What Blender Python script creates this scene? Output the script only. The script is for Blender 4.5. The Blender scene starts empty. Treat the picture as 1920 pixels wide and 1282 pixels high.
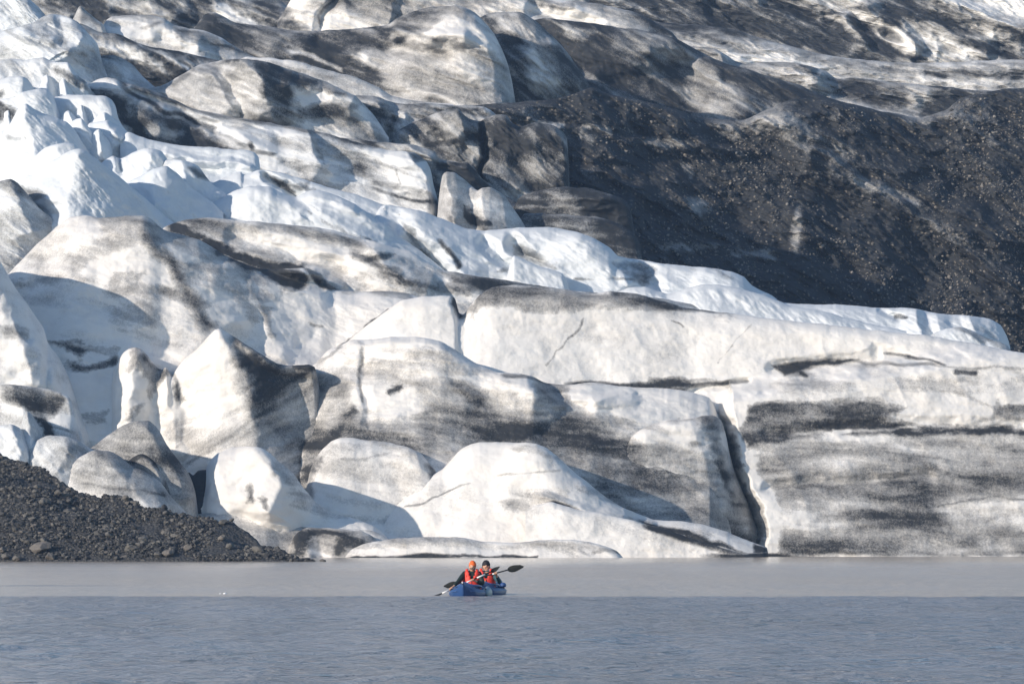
import bpy, bmesh, math, random
import numpy as np
from mathutils import Vector, Matrix

# ------------------------------------------------------------------ camera, sky, sun, exposure
SC = bpy.context.scene
COL = SC.collection
CAM_H = 1.37            # the photographer crouches at the lake shore
FPX = 10667.0           # focal length in photo pixels (200 mm lens, 1920 px wide frame)
HOR = 1008.0            # pixel row of the horizon
PITCH = math.atan((HOR - 641.0) / FPX)
cam_d = bpy.data.cameras.new('camera')
cam = bpy.data.objects.new('camera', cam_d)
COL.objects.link(cam)
cam_d.lens = 200.0
cam_d.sensor_width = 36.0
cam_d.clip_start = 1.0
cam_d.clip_end = 12000.0
cam.location = (0, 0, CAM_H)
cam.rotation_euler = (math.pi / 2 + PITCH, 0, 0)
SC.camera = cam

SUN_AZ_TOWARD_CAM = math.radians(38)     # sun stands to the left, a bit behind the camera
SUN_EL = math.radians(18.5)
sd = Vector((-math.cos(SUN_EL) * math.cos(SUN_AZ_TOWARD_CAM), -math.cos(SUN_EL) * math.sin(SUN_AZ_TOWARD_CAM), math.sin(SUN_EL)))
sun_l = bpy.data.lights.new('sun', 'SUN')
sun_l.energy = 4.4
sun_l.angle = math.radians(0.5)
sun_l.color = (1.0, 0.885, 0.755)
sun = bpy.data.objects.new('sun', sun_l)
COL.objects.link(sun)
sun.rotation_euler = sd.to_track_quat('Z', 'Y').to_euler()
sun.location = (-60, -60, 80)

world = bpy.data.worlds.new('World')
SC.world = world
world.use_nodes = True
wn = world.node_tree
bg = wn.nodes['Background']
sky = wn.nodes.new('ShaderNodeTexSky')
sky.sky_type = 'NISHITA'
sky.sun_disc = False
sky.sun_elevation = SUN_EL
sky.sun_rotation = math.atan2(sd.x, sd.y)
sky.air_density = 1.0
sky.dust_density = 0.3
sky.ozone_density = 2.6
wn.links.new(sky.outputs[0], bg.inputs[0])
bg.inputs[1].default_value = 0.15

SC.view_settings.view_transform = 'Standard'
SC.view_settings.look = 'None'
SC.view_settings.exposure = 0.03
SC.view_settings.gamma = 1.0
SC.render.engine = 'CYCLES'
SC.cycles.max_bounces = 5
SC.cycles.volume_bounces = 0

RNG = np.random.default_rng(7)
random.seed(7)

# ------------------------------------------------------------------ helpers
CP, SP = math.cos(PITCH), math.sin(PITCH)
def at(px, py, Y):
    """the point at depth Y (metres north of the camera) seen at photo pixel px,py"""
    u = (px - 960.0) / FPX
    v = (641.0 - py) / FPX
    dy = CP - v * SP
    dz = SP + v * CP
    return u * Y / dy, Y, CAM_H + dz * Y / dy

def P(s):
    return np.array([[float(a) for a in t.split(',')] for t in s.split()])

def _h(ix, iy, iz, seed):
    n = (ix * 374761393 + iy * 668265263 + iz * 2147483647 + seed * 974711) & 0xffffffff
    n = ((n ^ (n >> 13)) * 1274126177) & 0xffffffff
    n = ((n ^ (n >> 15)) * 2246822519) & 0xffffffff
    return ((n ^ (n >> 16)) & 0xffff).astype(np.float64) / 32767.5 - 1.0

def vnoise(x, y, z, seed=0):
    xi = np.floor(x); yi = np.floor(y); zi = np.floor(z)
    fx, fy, fz = x - xi, y - yi, z - zi
    fx = fx * fx * fx * (fx * (fx * 6 - 15) + 10); fy = fy * fy * fy * (fy * (fy * 6 - 15) + 10); fz = fz * fz * fz * (fz * (fz * 6 - 15) + 10)
    xi = xi.astype(np.int64); yi = yi.astype(np.int64); zi = zi.astype(np.int64)
    r = 0
    for a in (0, 1):
        wa = fx if a else 1 - fx
        for b in (0, 1):
            wb = wa * (fy if b else 1 - fy)
            for c in (0, 1):
                r = r + wb * (fz if c else 1 - fz) * _h(xi + a, yi + b, zi + c, seed)
    return r

def fbm(x, y, z=None, octs=4, seed=0, gain=0.5):
    if z is None:
        z = np.zeros_like(x)
    r = 0; a = 1.0; f = 1.0
    for k in range(octs):
        r = r + a * vnoise(x * f + 17.3 * k, y * f - 9.1 * k, z * f + 4.7 * k, seed + k)
        a *= gain; f *= 2.03
    return r

def sstep(a, b, x):
    t = np.clip((x - a) / (b - a), 0, 1)
    return t * t * (3 - 2 * t)

def interp(pts, x, soft=0.6):
    X, Yv = pts[:, 0], pts[:, 1]
    lin = np.interp(x, X, Yv)
    if len(X) < 3 or soft <= 0:
        return lin
    h = np.diff(X); d = np.diff(Yv) / h
    m = np.zeros_like(Yv)
    m[0], m[-1] = d[0], d[-1]
    for i in range(1, len(X) - 1):
        if d[i - 1] * d[i] > 0:
            w1 = 2 * h[i] + h[i - 1]; w2 = h[i] + 2 * h[i - 1]
            m[i] = (w1 + w2) / (w1 / d[i - 1] + w2 / d[i])
    k = np.clip(np.searchsorted(X, x) - 1, 0, len(X) - 2)
    t = np.clip((x - X[k]) / h[k], 0, 1)
    hh = (1 + 2 * t) * (1 - t) ** 2 * Yv[k] + t * (1 - t) ** 2 * h[k] * m[k] + t * t * (3 - 2 * t) * Yv[k + 1] + t * t * (t - 1) * h[k] * m[k + 1]
    return soft * hh + (1 - soft) * lin

def polyline_dist(pts, x, y):
    """unsigned distance, side (+ = right of travel on screen) and 0..1 position along"""
    best = np.full(x.shape, 1e9); side = np.zeros(x.shape); pos = np.zeros(x.shape)
    L = np.hypot(np.diff(pts[:, 0]), np.diff(pts[:, 1])); tot = L.sum(); acc = 0
    for i in range(len(pts) - 1):
        ax, ay = pts[i]; bx, by = pts[i + 1]
        dx, dy = bx - ax, by - ay
        l2 = dx * dx + dy * dy
        t = np.clip(((x - ax) * dx + (y - ay) * dy) / l2, 0, 1)
        ex = x - ax - t * dx; ey = y - ay - t * dy
        d = np.hypot(ex, ey)
        cr = dx * (y - ay) - dy * (x - ax)
        m = d < best
        best = np.where(m, d, best)
        side = np.where(m, np.sign(-cr), side)
        pos = np.where(m, (acc + t * L[i]) / tot, pos)
        acc += L[i]
    return best, side, pos

def poly_sd(pts, x, y):
    """signed distance to a closed polygon, negative inside"""
    q = np.vstack([pts, pts[:1]])
    d, _, _ = polyline_dist(q, x, y)
    ins = np.zeros(x.shape, bool)
    for i in range(len(pts)):
        x0, y0 = q[i]; x1, y1 = q[i + 1]
        if y0 == y1:
            continue
        c = ((y0 > y) != (y1 > y)) & (x < (x1 - x0) * (y - y0) / (y1 - y0) + x0)
        ins ^= c
    return np.where(ins, -d, d)

def tag(o, label=None, cat=None, group=None, kind=None):
    if label: o['label'] = label
    if cat: o['category'] = cat
    if group: o['group'] = group
    if kind: o['kind'] = kind
    return o

def mesh_from_grid(name, X, Y, Z, mat, attrs=None, parent=None, smooth=True):
    nr, nc = X.shape
    co = np.empty((nr * nc, 3), np.float32)
    co[:, 0] = X.ravel(); co[:, 1] = Y.ravel(); co[:, 2] = Z.ravel()
    i = np.arange(nr * nc).reshape(nr, nc)
    q = np.stack([i[:-1, :-1], i[1:, :-1], i[1:, 1:], i[:-1, 1:]], -1).reshape(-1, 4).astype(np.int32)
    return mesh_np(name, co, q, mat, attrs, parent, smooth)

def mesh_np(name, co, q, mat, attrs=None, parent=None, smooth=True):
    me = bpy.data.meshes.new(name)
    nf, k = q.shape
    me.vertices.add(len(co)); me.loops.add(nf * k); me.polygons.add(nf)
    me.vertices.foreach_set('co', np.ascontiguousarray(co, np.float32).ravel())
    me.loops.foreach_set('vertex_index', np.ascontiguousarray(q, np.int32).ravel())
    me.polygons.foreach_set('loop_start', np.arange(0, nf * k, k, dtype=np.int32))
    me.polygons.foreach_set('loop_total', np.full(nf, k, np.int32))
    me.update(calc_edges=True)
    me.polygons.foreach_set('use_smooth', np.full(nf, smooth, bool))
    for an, av in (attrs or {}).items():
        a = me.attributes.new(an, 'FLOAT', 'POINT')
        a.data.foreach_set('value', np.ascontiguousarray(av, np.float32).ravel())
    me.materials.append(mat)
    o = bpy.data.objects.new(name, me)
    COL.objects.link(o)
    if parent: o.parent = parent
    return o

# ------------------------------------------------------------------ node helpers
class NT:
    def __init__(s, name):
        s.m = bpy.data.materials.new(name); s.m.use_nodes = True
        s.t = s.m.node_tree; s.b = s.t.nodes['Principled BSDF']
    def n(s, ty, **kw):
        nd = s.t.nodes.new('ShaderNode' + ty)
        for k, v in kw.items():
            if k in nd.inputs.keys() if hasattr(nd.inputs, 'keys') else False:
                nd.inputs[k].default_value = v
            else:
                setattr(nd, k, v)
        return nd
    def l(s, a, b): s.t.links.new(a, b)
    def math(s, op, a, b=None, clamp=False):
        nd = s.n('Math', operation=op); nd.use_clamp = clamp
        for i, v in enumerate((a, b)):
            if v is None: continue
            if isinstance(v, (int, float)): nd.inputs[i].default_value = v
            else: s.l(v, nd.inputs[i])
        return nd.outputs[0]
    def noise(s, vec, scale, detail=3, rough=0.5, dist=0.0):
        nd = s.n('TexNoise'); nd.inputs['Scale'].default_value = scale; nd.inputs['Detail'].default_value = detail
        nd.inputs['Roughness'].default_value = rough; nd.inputs['Distortion'].default_value = dist
        s.l(vec, nd.inputs['Vector']); return nd.outputs[0]
    def mapping(s, vec, scale=(1, 1, 1), rot=(0, 0, 0)):
        nd = s.n('Mapping'); nd.inputs['Scale'].default_value = scale; nd.inputs['Rotation'].default_value = rot
        s.l(vec, nd.inputs['Vector']); return nd.outputs[0]
    def mix(s, f, a, b):
        nd = s.n('Mix', data_type='RGBA')
        if isinstance(f, (int, float)): nd.inputs[0].default_value = f
        else: s.l(f, nd.inputs[0])
        for i, v in ((6, a), (7, b)):
            if isinstance(v, tuple): nd.inputs[i].default_value = (*v, 1)
            else: s.l(v, nd.inputs[i])
        return nd.outputs[2]
    def ramp(s, f, a, b, smooth=True):
        nd = s.n('MapRange'); nd.interpolation_type = 'SMOOTHSTEP' if smooth else 'LINEAR'
        s.l(f, nd.inputs[0]); nd.inputs[1].default_value = a; nd.inputs[2].default_value = b
        return nd.outputs[0]
    def attr(s, name):
        nd = s.n('Attribute', attribute_name=name); return nd.outputs['Fac']
    def bump(s, hgt, strength, dist):
        nd = s.n('Bump'); nd.inputs['Strength'].default_value = strength; nd.inputs['Distance'].default_value = dist
        s.l(hgt, nd.inputs['Height']); return nd

def simple(name, col, rough=0.6, var=0.0, scale=20, metallic=0.0):
    t = NT(name)
    t.b.inputs['Roughness'].default_value = rough
    t.b.inputs['Metallic'].default_value = metallic
    tc = t.n('TexCoord').outputs['Object']
    if var:
        f = t.noise(tc, scale, 3)
        c = t.mix(f, tuple(x * (1 - var) for x in col), tuple(min(1, x * (1 + var)) for x in col))
        t.l(c, t.b.inputs['Base Color'])
    else:
        t.b.inputs['Base Color'].default_value = (*col, 1)
    return t.m

def ice_material():
    t = NT('glacier_ice')
    tc = t.n('TexCoord').outputs['Object']
    dirt_shade = t.attr('dirt_shade'); tone = t.attr('tone'); grit = t.attr('grit')
    # streaks lie along the foliation, speckle is single grains and pebbles
    cloud = t.noise(tc, 0.55, 6, 0.62)
    speck = t.noise(tc, 6.5, 5, 0.82)
    speck2 = t.noise(tc, 17.0, 2, 0.7)
    d = t.math('ADD', dirt_shade, t.math('MULTIPLY', t.math('SUBTRACT', cloud, 0.5), 0.35))
    # noise only where there is some dirt
    gate = t.ramp(dirt_shade, 0.0, 0.22)
    d = t.math('ADD', t.math('MULTIPLY', d, gate), t.math('MULTIPLY', t.math('SUBTRACT', cloud, 0.55), 0.14))
    s = t.math('ADD', t.math('MULTIPLY', t.math('SUBTRACT', speck, 0.5), 1.25), t.math('MULTIPLY', t.math('SUBTRACT', speck2, 0.5), 0.7))
    d = t.math('ADD', d, t.math('MULTIPLY', s, t.math('ADD', t.math('MULTIPLY', gate, 0.6), 0.11)))
    m = t.math('POWER', t.ramp(d, 0.02, 0.77, False), 0.85)
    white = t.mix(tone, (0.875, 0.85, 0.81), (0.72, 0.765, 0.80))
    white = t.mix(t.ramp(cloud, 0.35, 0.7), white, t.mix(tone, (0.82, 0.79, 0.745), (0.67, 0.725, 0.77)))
    dark = t.mix(t.noise(tc, 1.6, 4, 0.7), (0.013, 0.019, 0.027), (0.054, 0.053, 0.052))
    # pale pebbles in the thick debris
    vor = t.n('TexVoronoi'); vor.inputs['Scale'].default_value = 2.6; t.l(tc, vor.inputs['Vector'])
    vc = t.n('SeparateColor'); t.l(vor.outputs['Color'], vc.inputs[0])
    peb = t.math('MULTIPLY', t.ramp(vor.outputs['Distance'], 0.42, 0.22), t.ramp(vc.outputs[0], 0.55, 0.8))
    peb = t.math('MULTIPLY', peb, grit)
    dark = t.mix(peb, dark, (0.19, 0.17, 0.145))
    t.l(t.mix(m, white, dark), t.b.inputs['Base Color'])
    t.b.inputs['Roughness'].default_value = 0.75
    t.b.inputs['Specular IOR Level'].default_value = 0.25
    b1 = t.bump(t.math('ADD', speck, t.math('MULTIPLY', t.noise(tc, 1.7, 5, 0.6), 1.2)), 0.3, 0.2)
    t.l(b1.outputs[0], t.b.inputs['Normal'])
    return t.m
ICE = ice_material()

# ------------------------------------------------------------------ the glacier: overlapping ridges of ice, each with
# its own crest line, distance, slope towards the lake and back slope.
# key: (name, depth of crest (number or "px:Y ..."), slope m/m, rounding px, rounding m, clean-ice tone, base dirt, grit, bottom px, crest)
LAY = {
# --- along the shore, nearest first
'low':  ('ice_shelf', 397, .7, 7, .5, 0, .12, 0, 1062, "636,1046 645,1038 660,1028 682,1020 707,1014 751,1008 800,1006 855,1007 895,1013 955,1017 1009,1013 1059,1012 1103,1015 1136,1023 1157,1032 1170,1046"),
'lump': ('ice_mound', 398.5, .6, 14, .9, 0, .3, 0, 1062, "532,1062 540,1036 545,1015 557,998 577,988 604,989 640,991 676,995 697,1004 712,1016 728,1030 740,1060"),
'skirt':('ice_mound', 401, .9, 14, .6, .1, .24, 0, 1062, "330,990 345,972 356,965 386,961 419,953 446,944 480,943 500,950 520,966 545,980 570,988 610,990 660,991 700,996 730,1010 760,1040 770,1062"),
'a':    ('ice_mound', 399.5, .5, 14, .8, .7, .1, 0, 960, "-60,800 -20,799 0,797 20,795 37,803 46,817 57,839 66,870 70,940"),
'a2':   ('ice_mound', 401, .4, 10, .7, .6, .1, 0, 960, "30,850 38,800 44,780 50,771 58,775 67,788 78,810 84,840 90,940"),
'b':    ('ice_mound', 399, .5, 18, 1.0, .6, .14, 0, 990, "44,900 50,861 57,840 70,825 94,816 117,817 141,824 164,837 185,850 215,880 250,930"),
'c':    ('ice_mound', 398, .5, 24, 1.4, .3, .22, 0, 1000, "105,950 112,897 127,874 151,854 178,844 201,844 228,857 248,874 278,887 302,904 322,932 350,962 365,1000"),
'd2':   ('ice_mound', 400, .4, 12, .7, .2, .35, 0, 990, "215,880 228,856 250,848 275,848 292,856 305,875 318,900 336,930 352,960 362,990"),
'd':    ('ice_mound', 401.5, .4, 16, 1.0, .2, .42, 0, 990, "160,860 168,843 185,829 201,817 228,799 255,789 278,788 291,798 301,812 312,832 335,864 354,888 366,920 375,990"),
'wedge':('ice_mound', 403.5, .5, 5, .5, .2, .95, 0, 1000, "325,900 342,890 354,885 362,890 372,881 392,877 388,900 398,960"),
'f':    ('ice_mound', 404, .45, 22, 1.5, 0, .02, 0, 1040, "338,970 345,948 356,928 368,914 379,899 389,873 397,860 409,849 436,839 460,837 483,838 503,847 520,862 550,889 570,916 590,938 614,955 650,968 700,985 740,1020"),
'cap':  ('ice_mound', 404, .35, 10, .6, .4, .2, 0, 980, "-60,735 -30,728 0,722 10,719 50,723 94,730 117,737 131,746 139,765 145,790 150,822 156,900 160,980"),
'j2':   ('ice_mound', 404, .35, 8, .5, 0, .05, 0, 1062, "985,955 1010,944 1030,941 1050,945 1086,955 1130,962 1170,971 1207,981 1250,992 1280,1002 1330,1020 1380,1034 1420,1046 1450,1062"),
'j':    ('ice_dome', 411.3, .5, 30, 2.0, 0, .04, 0, 1062, "668,1010 690,985 715,962 745,935 780,912 804,894 828,881 846,862 858,848 870,838 885,831 925,829 959,829 985,830 1006,833 1026,840 1043,853 1063,872 1086,892 1110,911 1136,931 1163,948 1190,961 1227,974 1280,976 1307,981 1347,991 1387,1006 1414,1017 1438,1026 1444,1062"),
'spire':('ice_spire', 418, .3, 40, 3.2, .35, .06, 0, 960, "-270,700 -235,600 -200,556 -150,515 -100,474 -60,448 -34,440 -14,462 0,489 13,512 30,541 50,568 67,592 82,615 90,641 111,672 127,702 138,732 148,767 163,797 176,828 184,880 190,960"),
'r':    ('ice_peak', 420, .25, 16, 1.4, 0, .03, 0, 990, "180,990 196,850 203,800 208,769 209,735 211,705 217,688 231,662 243,654 255,651 266,655 277,667 287,681 298,691 304,692 311,687 322,705 334,688 348,671 369,655 396,625 404,618 411,617 433,628 456,642 486,662 520,681 545,685 578,683 590,688 598,720 606,800 612,900"),
'k':    ('ice_dome', 413, .35, 22, 1.4, 0, .08, 0, 1040, "566,990 570,930 577,905 580,888 590,861 604,842 622,826 640,820 674,822 724,829 767,838 788,849 804,867 818,885 840,930 860,1000"),
# --- the long lower cliff
'mc':   ('ice_cliff', "1110:419.5 1424:424", .2, 14, 1.3, 0, .22, 0, 1060, "1130,1000 1145,900 1160,850 1182,815 1210,800 1250,789 1300,783 1336,778 1352,788 1361,815 1368,850 1378,885 1390,915 1405,950 1417,985 1430,1030 1433,1060"),
's':    ('ice_cliff', "560:422 1000:422 1400:427", .8, 22, 1.6, 0, .12, 0, 1060, "540,760 560,715 578,690 592,680 615,656 640,646 657,639 672,637 700,636 741,631 781,632 800,634 821,637 848,652 875,669 902,685 935,698 975,700 996,705 1026,718 1059,722 1110,717 1160,724 1250,728 1330,745 1350,790 1370,850 1380,1000"),
't':    ('ice_ridge', "640:429.5 900:430.5 1300:432.5 1990:433", .42, 18, 1.5, .05, .03, 0, 1062, "620,700 642,652 657,636 694,605 727,581 757,562 791,556 820,554 843,555 853,560 861,588 868,590 880,575 902,550 925,537 959,534 1009,537 1069,544 1103,550 1143,546 1193,550 1237,563 1280,575 1347,585 1414,593 1481,601 1565,610 1632,618 1733,628 1817,643 1901,658 1990,674"),
'p':    ('ice_ridge', "-60:430 400:434 760:438", .8, 22, 2.2, 0, .05, 0, 960, "-60,600 -20,555 17,513 44,484 74,454 100,430 120,414 134,407 161,404 185,408 235,405 268,404 285,412 302,427 322,437 352,442 386,457 419,477 453,491 486,503 520,505 570,503 600,512 630,542 680,546 720,546 760,549 800,565 830,640"),
'q':    ('ice_ridge', "285:444 900:446 1200:455 1400:462", .7, 16, 1.4, .05, .16, 0, 700, "285,445 312,424 346,412 379,408 436,412 470,415 503,418 570,424 620,430 660,442 700,452 740,464 770,470 800,490 830,505 870,514 920,522 980,530 1050,543 1110,548 1180,553 1240,560 1330,575 1400,590"),
# --- clean bright ridge behind it
'w':    ('ice_mound', 461, .6, 8, .8, .75, .0, 0, 640, "950,520 957,492 963,479 972,481 985,488 1010,498 1035,505 1054,512 1062,525 1068,545 1075,600"),
'ur3':  ('ice_mound', 459, .7, 8, .8, .7, .12, 0, 720, "1735,640 1750,624 1775,615 1800,612 1822,620 1850,634 1890,648 1910,690"),
'ur2':  ('ice_mound', 461, 1., 12, 1.2, .7, .0, 0, 720, "1140,560 1165,545 1190,537 1210,537 1228,545 1250,550 1275,545 1310,535 1340,533 1400,544 1460,563 1485,574 1540,583 1600,600 1700,620"),
'ur':   ('ice_ridge', "700:467 1200:470 1920:474", .7, 26, 2.6, .75, .0, 0, 720, "690,470 705,395 722,384 760,390 800,398 840,415 870,427 905,432 935,430 980,426 1040,427 1085,436 1120,450 1142,463 1160,480 1200,487 1240,494 1300,500 1340,503 1370,508 1395,519 1410,535 1440,550 1465,565 1500,570 1580,571 1640,577 1700,577 1760,587 1820,592 1855,598 1876,610 1888,630 1894,650 1900,720"),
'u5a':  ('snow_ridge', 462, .8, 16, 1.6, .75, .0, 0, 640, "310,450 329,416 369,396 413,372 446,356 470,349 503,349 530,362 554,369 570,361 587,357 612,359 640,370 680,392 720,420 760,450 800,480 850,520"),
'u5b':  ('snow_ridge', 468, .8, 12, 1.2, .75, .02, 0, 620, "370,380 379,350 400,342 419,335 452,322 455,326 486,320 500,319 523,324 570,336 614,350 640,357 680,368 720,384 760,398 810,420 860,450"),
'u0':   ('ice_mound', 447, .7, 12, 1.0, .7, .2, 0, 640, "-60,350 -20,343 0,340 20,336 34,344 55,368 75,392 105,415 130,470"),
'pa':   ('ice_peak', 453, .6, 10, 1.0, .85, .02, 0, 640, "-30,380 0,362 25,346 67,322 101,299 134,282 148,279 158,282 174,292 201,313 228,335 255,356 285,382 312,406 327,419 350,450"),
'pb':   ('ice_peak', 459, .6, 10, 1.0, .9, .03, 0, 560, "225,360 238,342 262,330 288,316 312,312 332,325 356,349 379,366 399,379 420,400"),
'pb2':  ('ice_peak', 464, .7, 12, 1.0, .8, .06, 0, 560, "296,330 310,300 326,298 350,302 372,312 386,330 402,348 420,360 450,400"),
'pc':   ('ice_peak', 466, .6, 10, 1.0, .85, .02, 0, 560, "186,310 198,299 212,292 226,297 252,285 278,277 302,282 315,300 330,322 350,360"),
'ps':   ('ice_peak', 463, .6, 10, .9, .85, .03, 0, 560, "55,320 62,296 95,273 120,268 140,270 150,280 170,300 200,340"),
'sr1':  ('ice_peak', 472, .7, 8, .9, .85, .02, 0, 560, "-30,290 0,262 6,252 19,231 29,212 38,199 48,194 56,198 66,205 80,212 108,221 125,229 142,246 154,266 170,290 190,330"),
'sr5':  ('ice_peak', 475, .7, 8, .8, .85, .02, 0, 500, "122,260 131,233 142,224 152,222 160,231 171,246 190,272 215,310"),
'sr6':  ('ice_peak', 478, .9, 8, .8, .85, .0, 0, 500, "155,260 167,231 187,227 202,226 215,232 229,240 240,248 267,258 300,265 340,275 400,300"),
'u4':   ('snow_ridge', 476, 1.1, 10, .8, .8, .03, 0, 500, "225,260 240,249 267,258 300,266 340,272 400,277 455,281 476,286 485,296 490,330 520,350 560,380"),
'sr2':  ('ice_peak', 481, .7, 8, .8, .8, .04, 0, 480, "-40,190 0,187 30,180 42,173 73,166 88,168 100,181 108,204 115,222 130,250"),
'sr4':  ('ice_peak', 484, .7, 10, 1., .75, .05, 0, 480, "90,210 104,181 133,178 167,178 198,181 210,188 217,200 221,219 229,235 250,260"),
'sr3':  ('ice_peak', 488, .6, 10, 1., .8, .03, 0, 440, "-40,152 0,148 12,146 37,144 50,148 60,160 68,180 90,210"),
'sr8':  ('ice_peak', 493, .6, 8, .8, .7, .08, 0, 440, "-40,130 20,110 45,112 80,108 100,116 127,117 137,129 150,146 162,155 172,170 200,200"),
'v1':   ('ice_ridge', 500, .6, 14, 1.6, .45, .12, 0, 560, "75,190 92,165 120,163 150,161 166,158 183,149 200,146 219,147 231,154 250,160 275,167 302,177 335,192 369,206 400,212 436,220 503,230 560,240 600,247 640,258 690,272 740,283 775,286 800,303 808,320 812,342 820,372 830,440"),
'pil':  ('ice_pillar', 488, .5, 12, 1.0, .1, .24, 0, 560, "815,470 824,360 830,328 837,323 850,324 867,334 883,347 896,358 904,353 919,352 931,357 946,367 958,384 977,411 986,427 1000,470"),
'v9b':  ('ice_slab', 490, .3, 12, 1.2, .4, .32, 0, 620, "960,440 985,400 1010,401 1050,402 1110,406 1140,412 1165,422 1185,436 1200,458 1215,600"),
'v9a':  ('ice_slab', 497, .3, 10, 1.2, .35, .36, 0, 560, "960,395 975,370 1000,360 1060,350 1100,353 1130,360 1155,368 1172,378 1182,392 1190,440"),
'v1c':  ('ice_ridge', 503, .5, 10, 1.0, .35, .3, 0, 560, "630,290 640,258 700,266 734,268 774,272 795,278 815,284 824,298 850,302 862,306 875,303 890,318 905,335 925,350 950,368 985,388 1050,398 1100,402"),
'v8':   ('ice_block', 510, .35, 14, 1.6, .3, .36, 0, 500, "725,300 735,264 742,248 760,236 775,228 790,225 810,215 830,207 858,205 868,214 880,222 900,228 912,222 930,214 950,216 958,228 975,238 1003,230 1040,237 1056,247 1064,262 1066,300 1070,400"),
'v0b':  ('ice_ridge', 516, .6, 14, 1.6, .35, .25, 0, 440, "600,250 615,225 628,200 645,185 680,178 708,182 730,190 760,195 800,194 850,197 905,199 925,210 940,225 950,260"),
'v2':   ('ice_ridge', 508, .55, 16, 2., .25, .22, 0, 440, "255,200 275,168 302,161 335,144 362,127 396,117 436,112 463,111 503,117 553,134 597,148 640,168 668,182 700,215 730,260"),
'vc':   ('ice_mound', 512, .6, 16, 1.6, .6, .12, 0, 400, "140,170 150,126 167,112 187,106 208,104 229,110 250,123 267,142 285,158 320,190"),
'v3':   ('ice_ridge', 522, .7, 8, .8, .1, .04, 0, 380, "430,130 448,112 463,107 503,109 553,114 587,124 640,138 680,150 710,165 735,180 790,190 850,196"),
'vb':   ('debris_ridge', 528, .7, 14, 1.4, .4, .8, .5, 360, "120,90 150,44 185,60 225,66 250,77 280,88 310,93 340,98 375,105 400,112 440,120 500,130 560,150 600,170"),
'va':   ('ice_slab', 540, .8, 10, 1.2, .3, .06, 0, 340, "160,100 180,66 185,58 192,50 200,37 210,31 240,29 265,28 292,31 308,35 325,46 354,54 392,60 420,75 460,100 520,125"),
'sr7':  ('ice_peak', 506, .7, 18, 1.8, .8, .04, 0, 420, "-60,66 -20,63 0,60 20,53 40,50 60,44 79,32 94,26 110,27 129,33 146,42 165,62 183,83 190,110 215,180"),
'sr9':  ('ice_peak', 530, .5, 12, 1.2, .9, .05, 0, 300, "-80,-10 0,-16 35,-10 52,-3 70,12 85,28 100,45 120,90"),
'v0':   ('ice_mound', 536, .6, 5, .6, .2, .2, 0, 300, "125,60 138,34 150,12 165,24 180,36 194,48 205,80"),
# --- upper, dirtier part
'v7':   ('debris_slope', "780:530 1300:545 1920:560", .95, 14, 1.6, .2, .83, 1, 720, "740,260 780,205 860,199 960,193 1040,186 1085,172 1110,163 1130,172 1160,181 1200,188 1260,204 1320,222 1390,226 1440,204 1500,184 1560,190 1640,206 1680,212 1720,222 1770,208 1800,186 1850,172 1920,164 1990,160"),
'W':    ('ice_dome', 552, .5, 26, 2.8, .05, .12, 0, 360, "360,60 385,28 400,24 440,42 500,50 560,58 600,58 680,52 725,47 745,35 780,20 810,13 850,11 868,13 890,24 905,38 925,62 940,90 952,120 960,152 966,188 975,260"),
'lob':  ('ice_dome', 562, .6, 20, 2.4, .2, .25, 0, 320, "880,60 900,34 925,24 950,22 979,24 1000,36 1020,54 1045,78 1065,100 1085,130 1105,160 1125,200"),
'v6':   ('ice_ridge', 585, .7, 20, 2.6, .25, .45, .2, 340, "980,60 1000,38 1020,34 1050,38 1100,42 1160,52 1200,56 1260,70 1300,90 1340,112 1400,130 1450,146 1500,160 1540,178 1600,196 1680,215 1760,235"),
'v5':   ('ice_ridge', 610, .8, 16, 2., .1, .22, .2, 320, "1230,120 1280,92 1305,88 1340,92 1362,104 1380,116 1400,120 1440,116 1480,117 1510,122 1545,132 1570,148 1600,146 1640,150 1680,155 1720,158 1760,162 1800,166 1850,170 1990,176"),
'v4':   ('ice_ridge', 640, .9, 12, 1.8, .15, .16, 0, 300, "1130,60 1160,40 1200,34 1240,42 1290,46 1370,55 1420,70 1470,84 1530,100 1580,108 1640,114 1700,118 1760,118 1840,114 1920,112 1990,108"),
'tl':   ('ice_ridge', 640, .7, 14, 2., .45, .3, 0, 300, "40,-20 100,-30 200,-34 300,-30 400,-12 450,-5 520,0 560,30 600,80"),
'tm':   ('ice_dome', 625, .5, 24, 3., .1, .06, 0, 240, "520,40 545,0 565,-30 600,-44 680,-46 760,-40 830,-30 900,-24 960,-14 1020,-4 1100,4 1180,20 1260,60 1300,120"),
'r3':   ('debris_ridge', 760, .8, 20, 3., .25, .5, .2, 240, "860,-20 960,-40 1060,-48 1200,-52 1400,-56 1600,-56 1800,-54 1990,-50"),
'top':  ('debris_ridge', 830, .8, 20, 3., .3, .6, .2, 160, "-120,-40 0,-46 200,-50 400,-50 600,-52 900,-54 1200,-50"),
}
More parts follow.
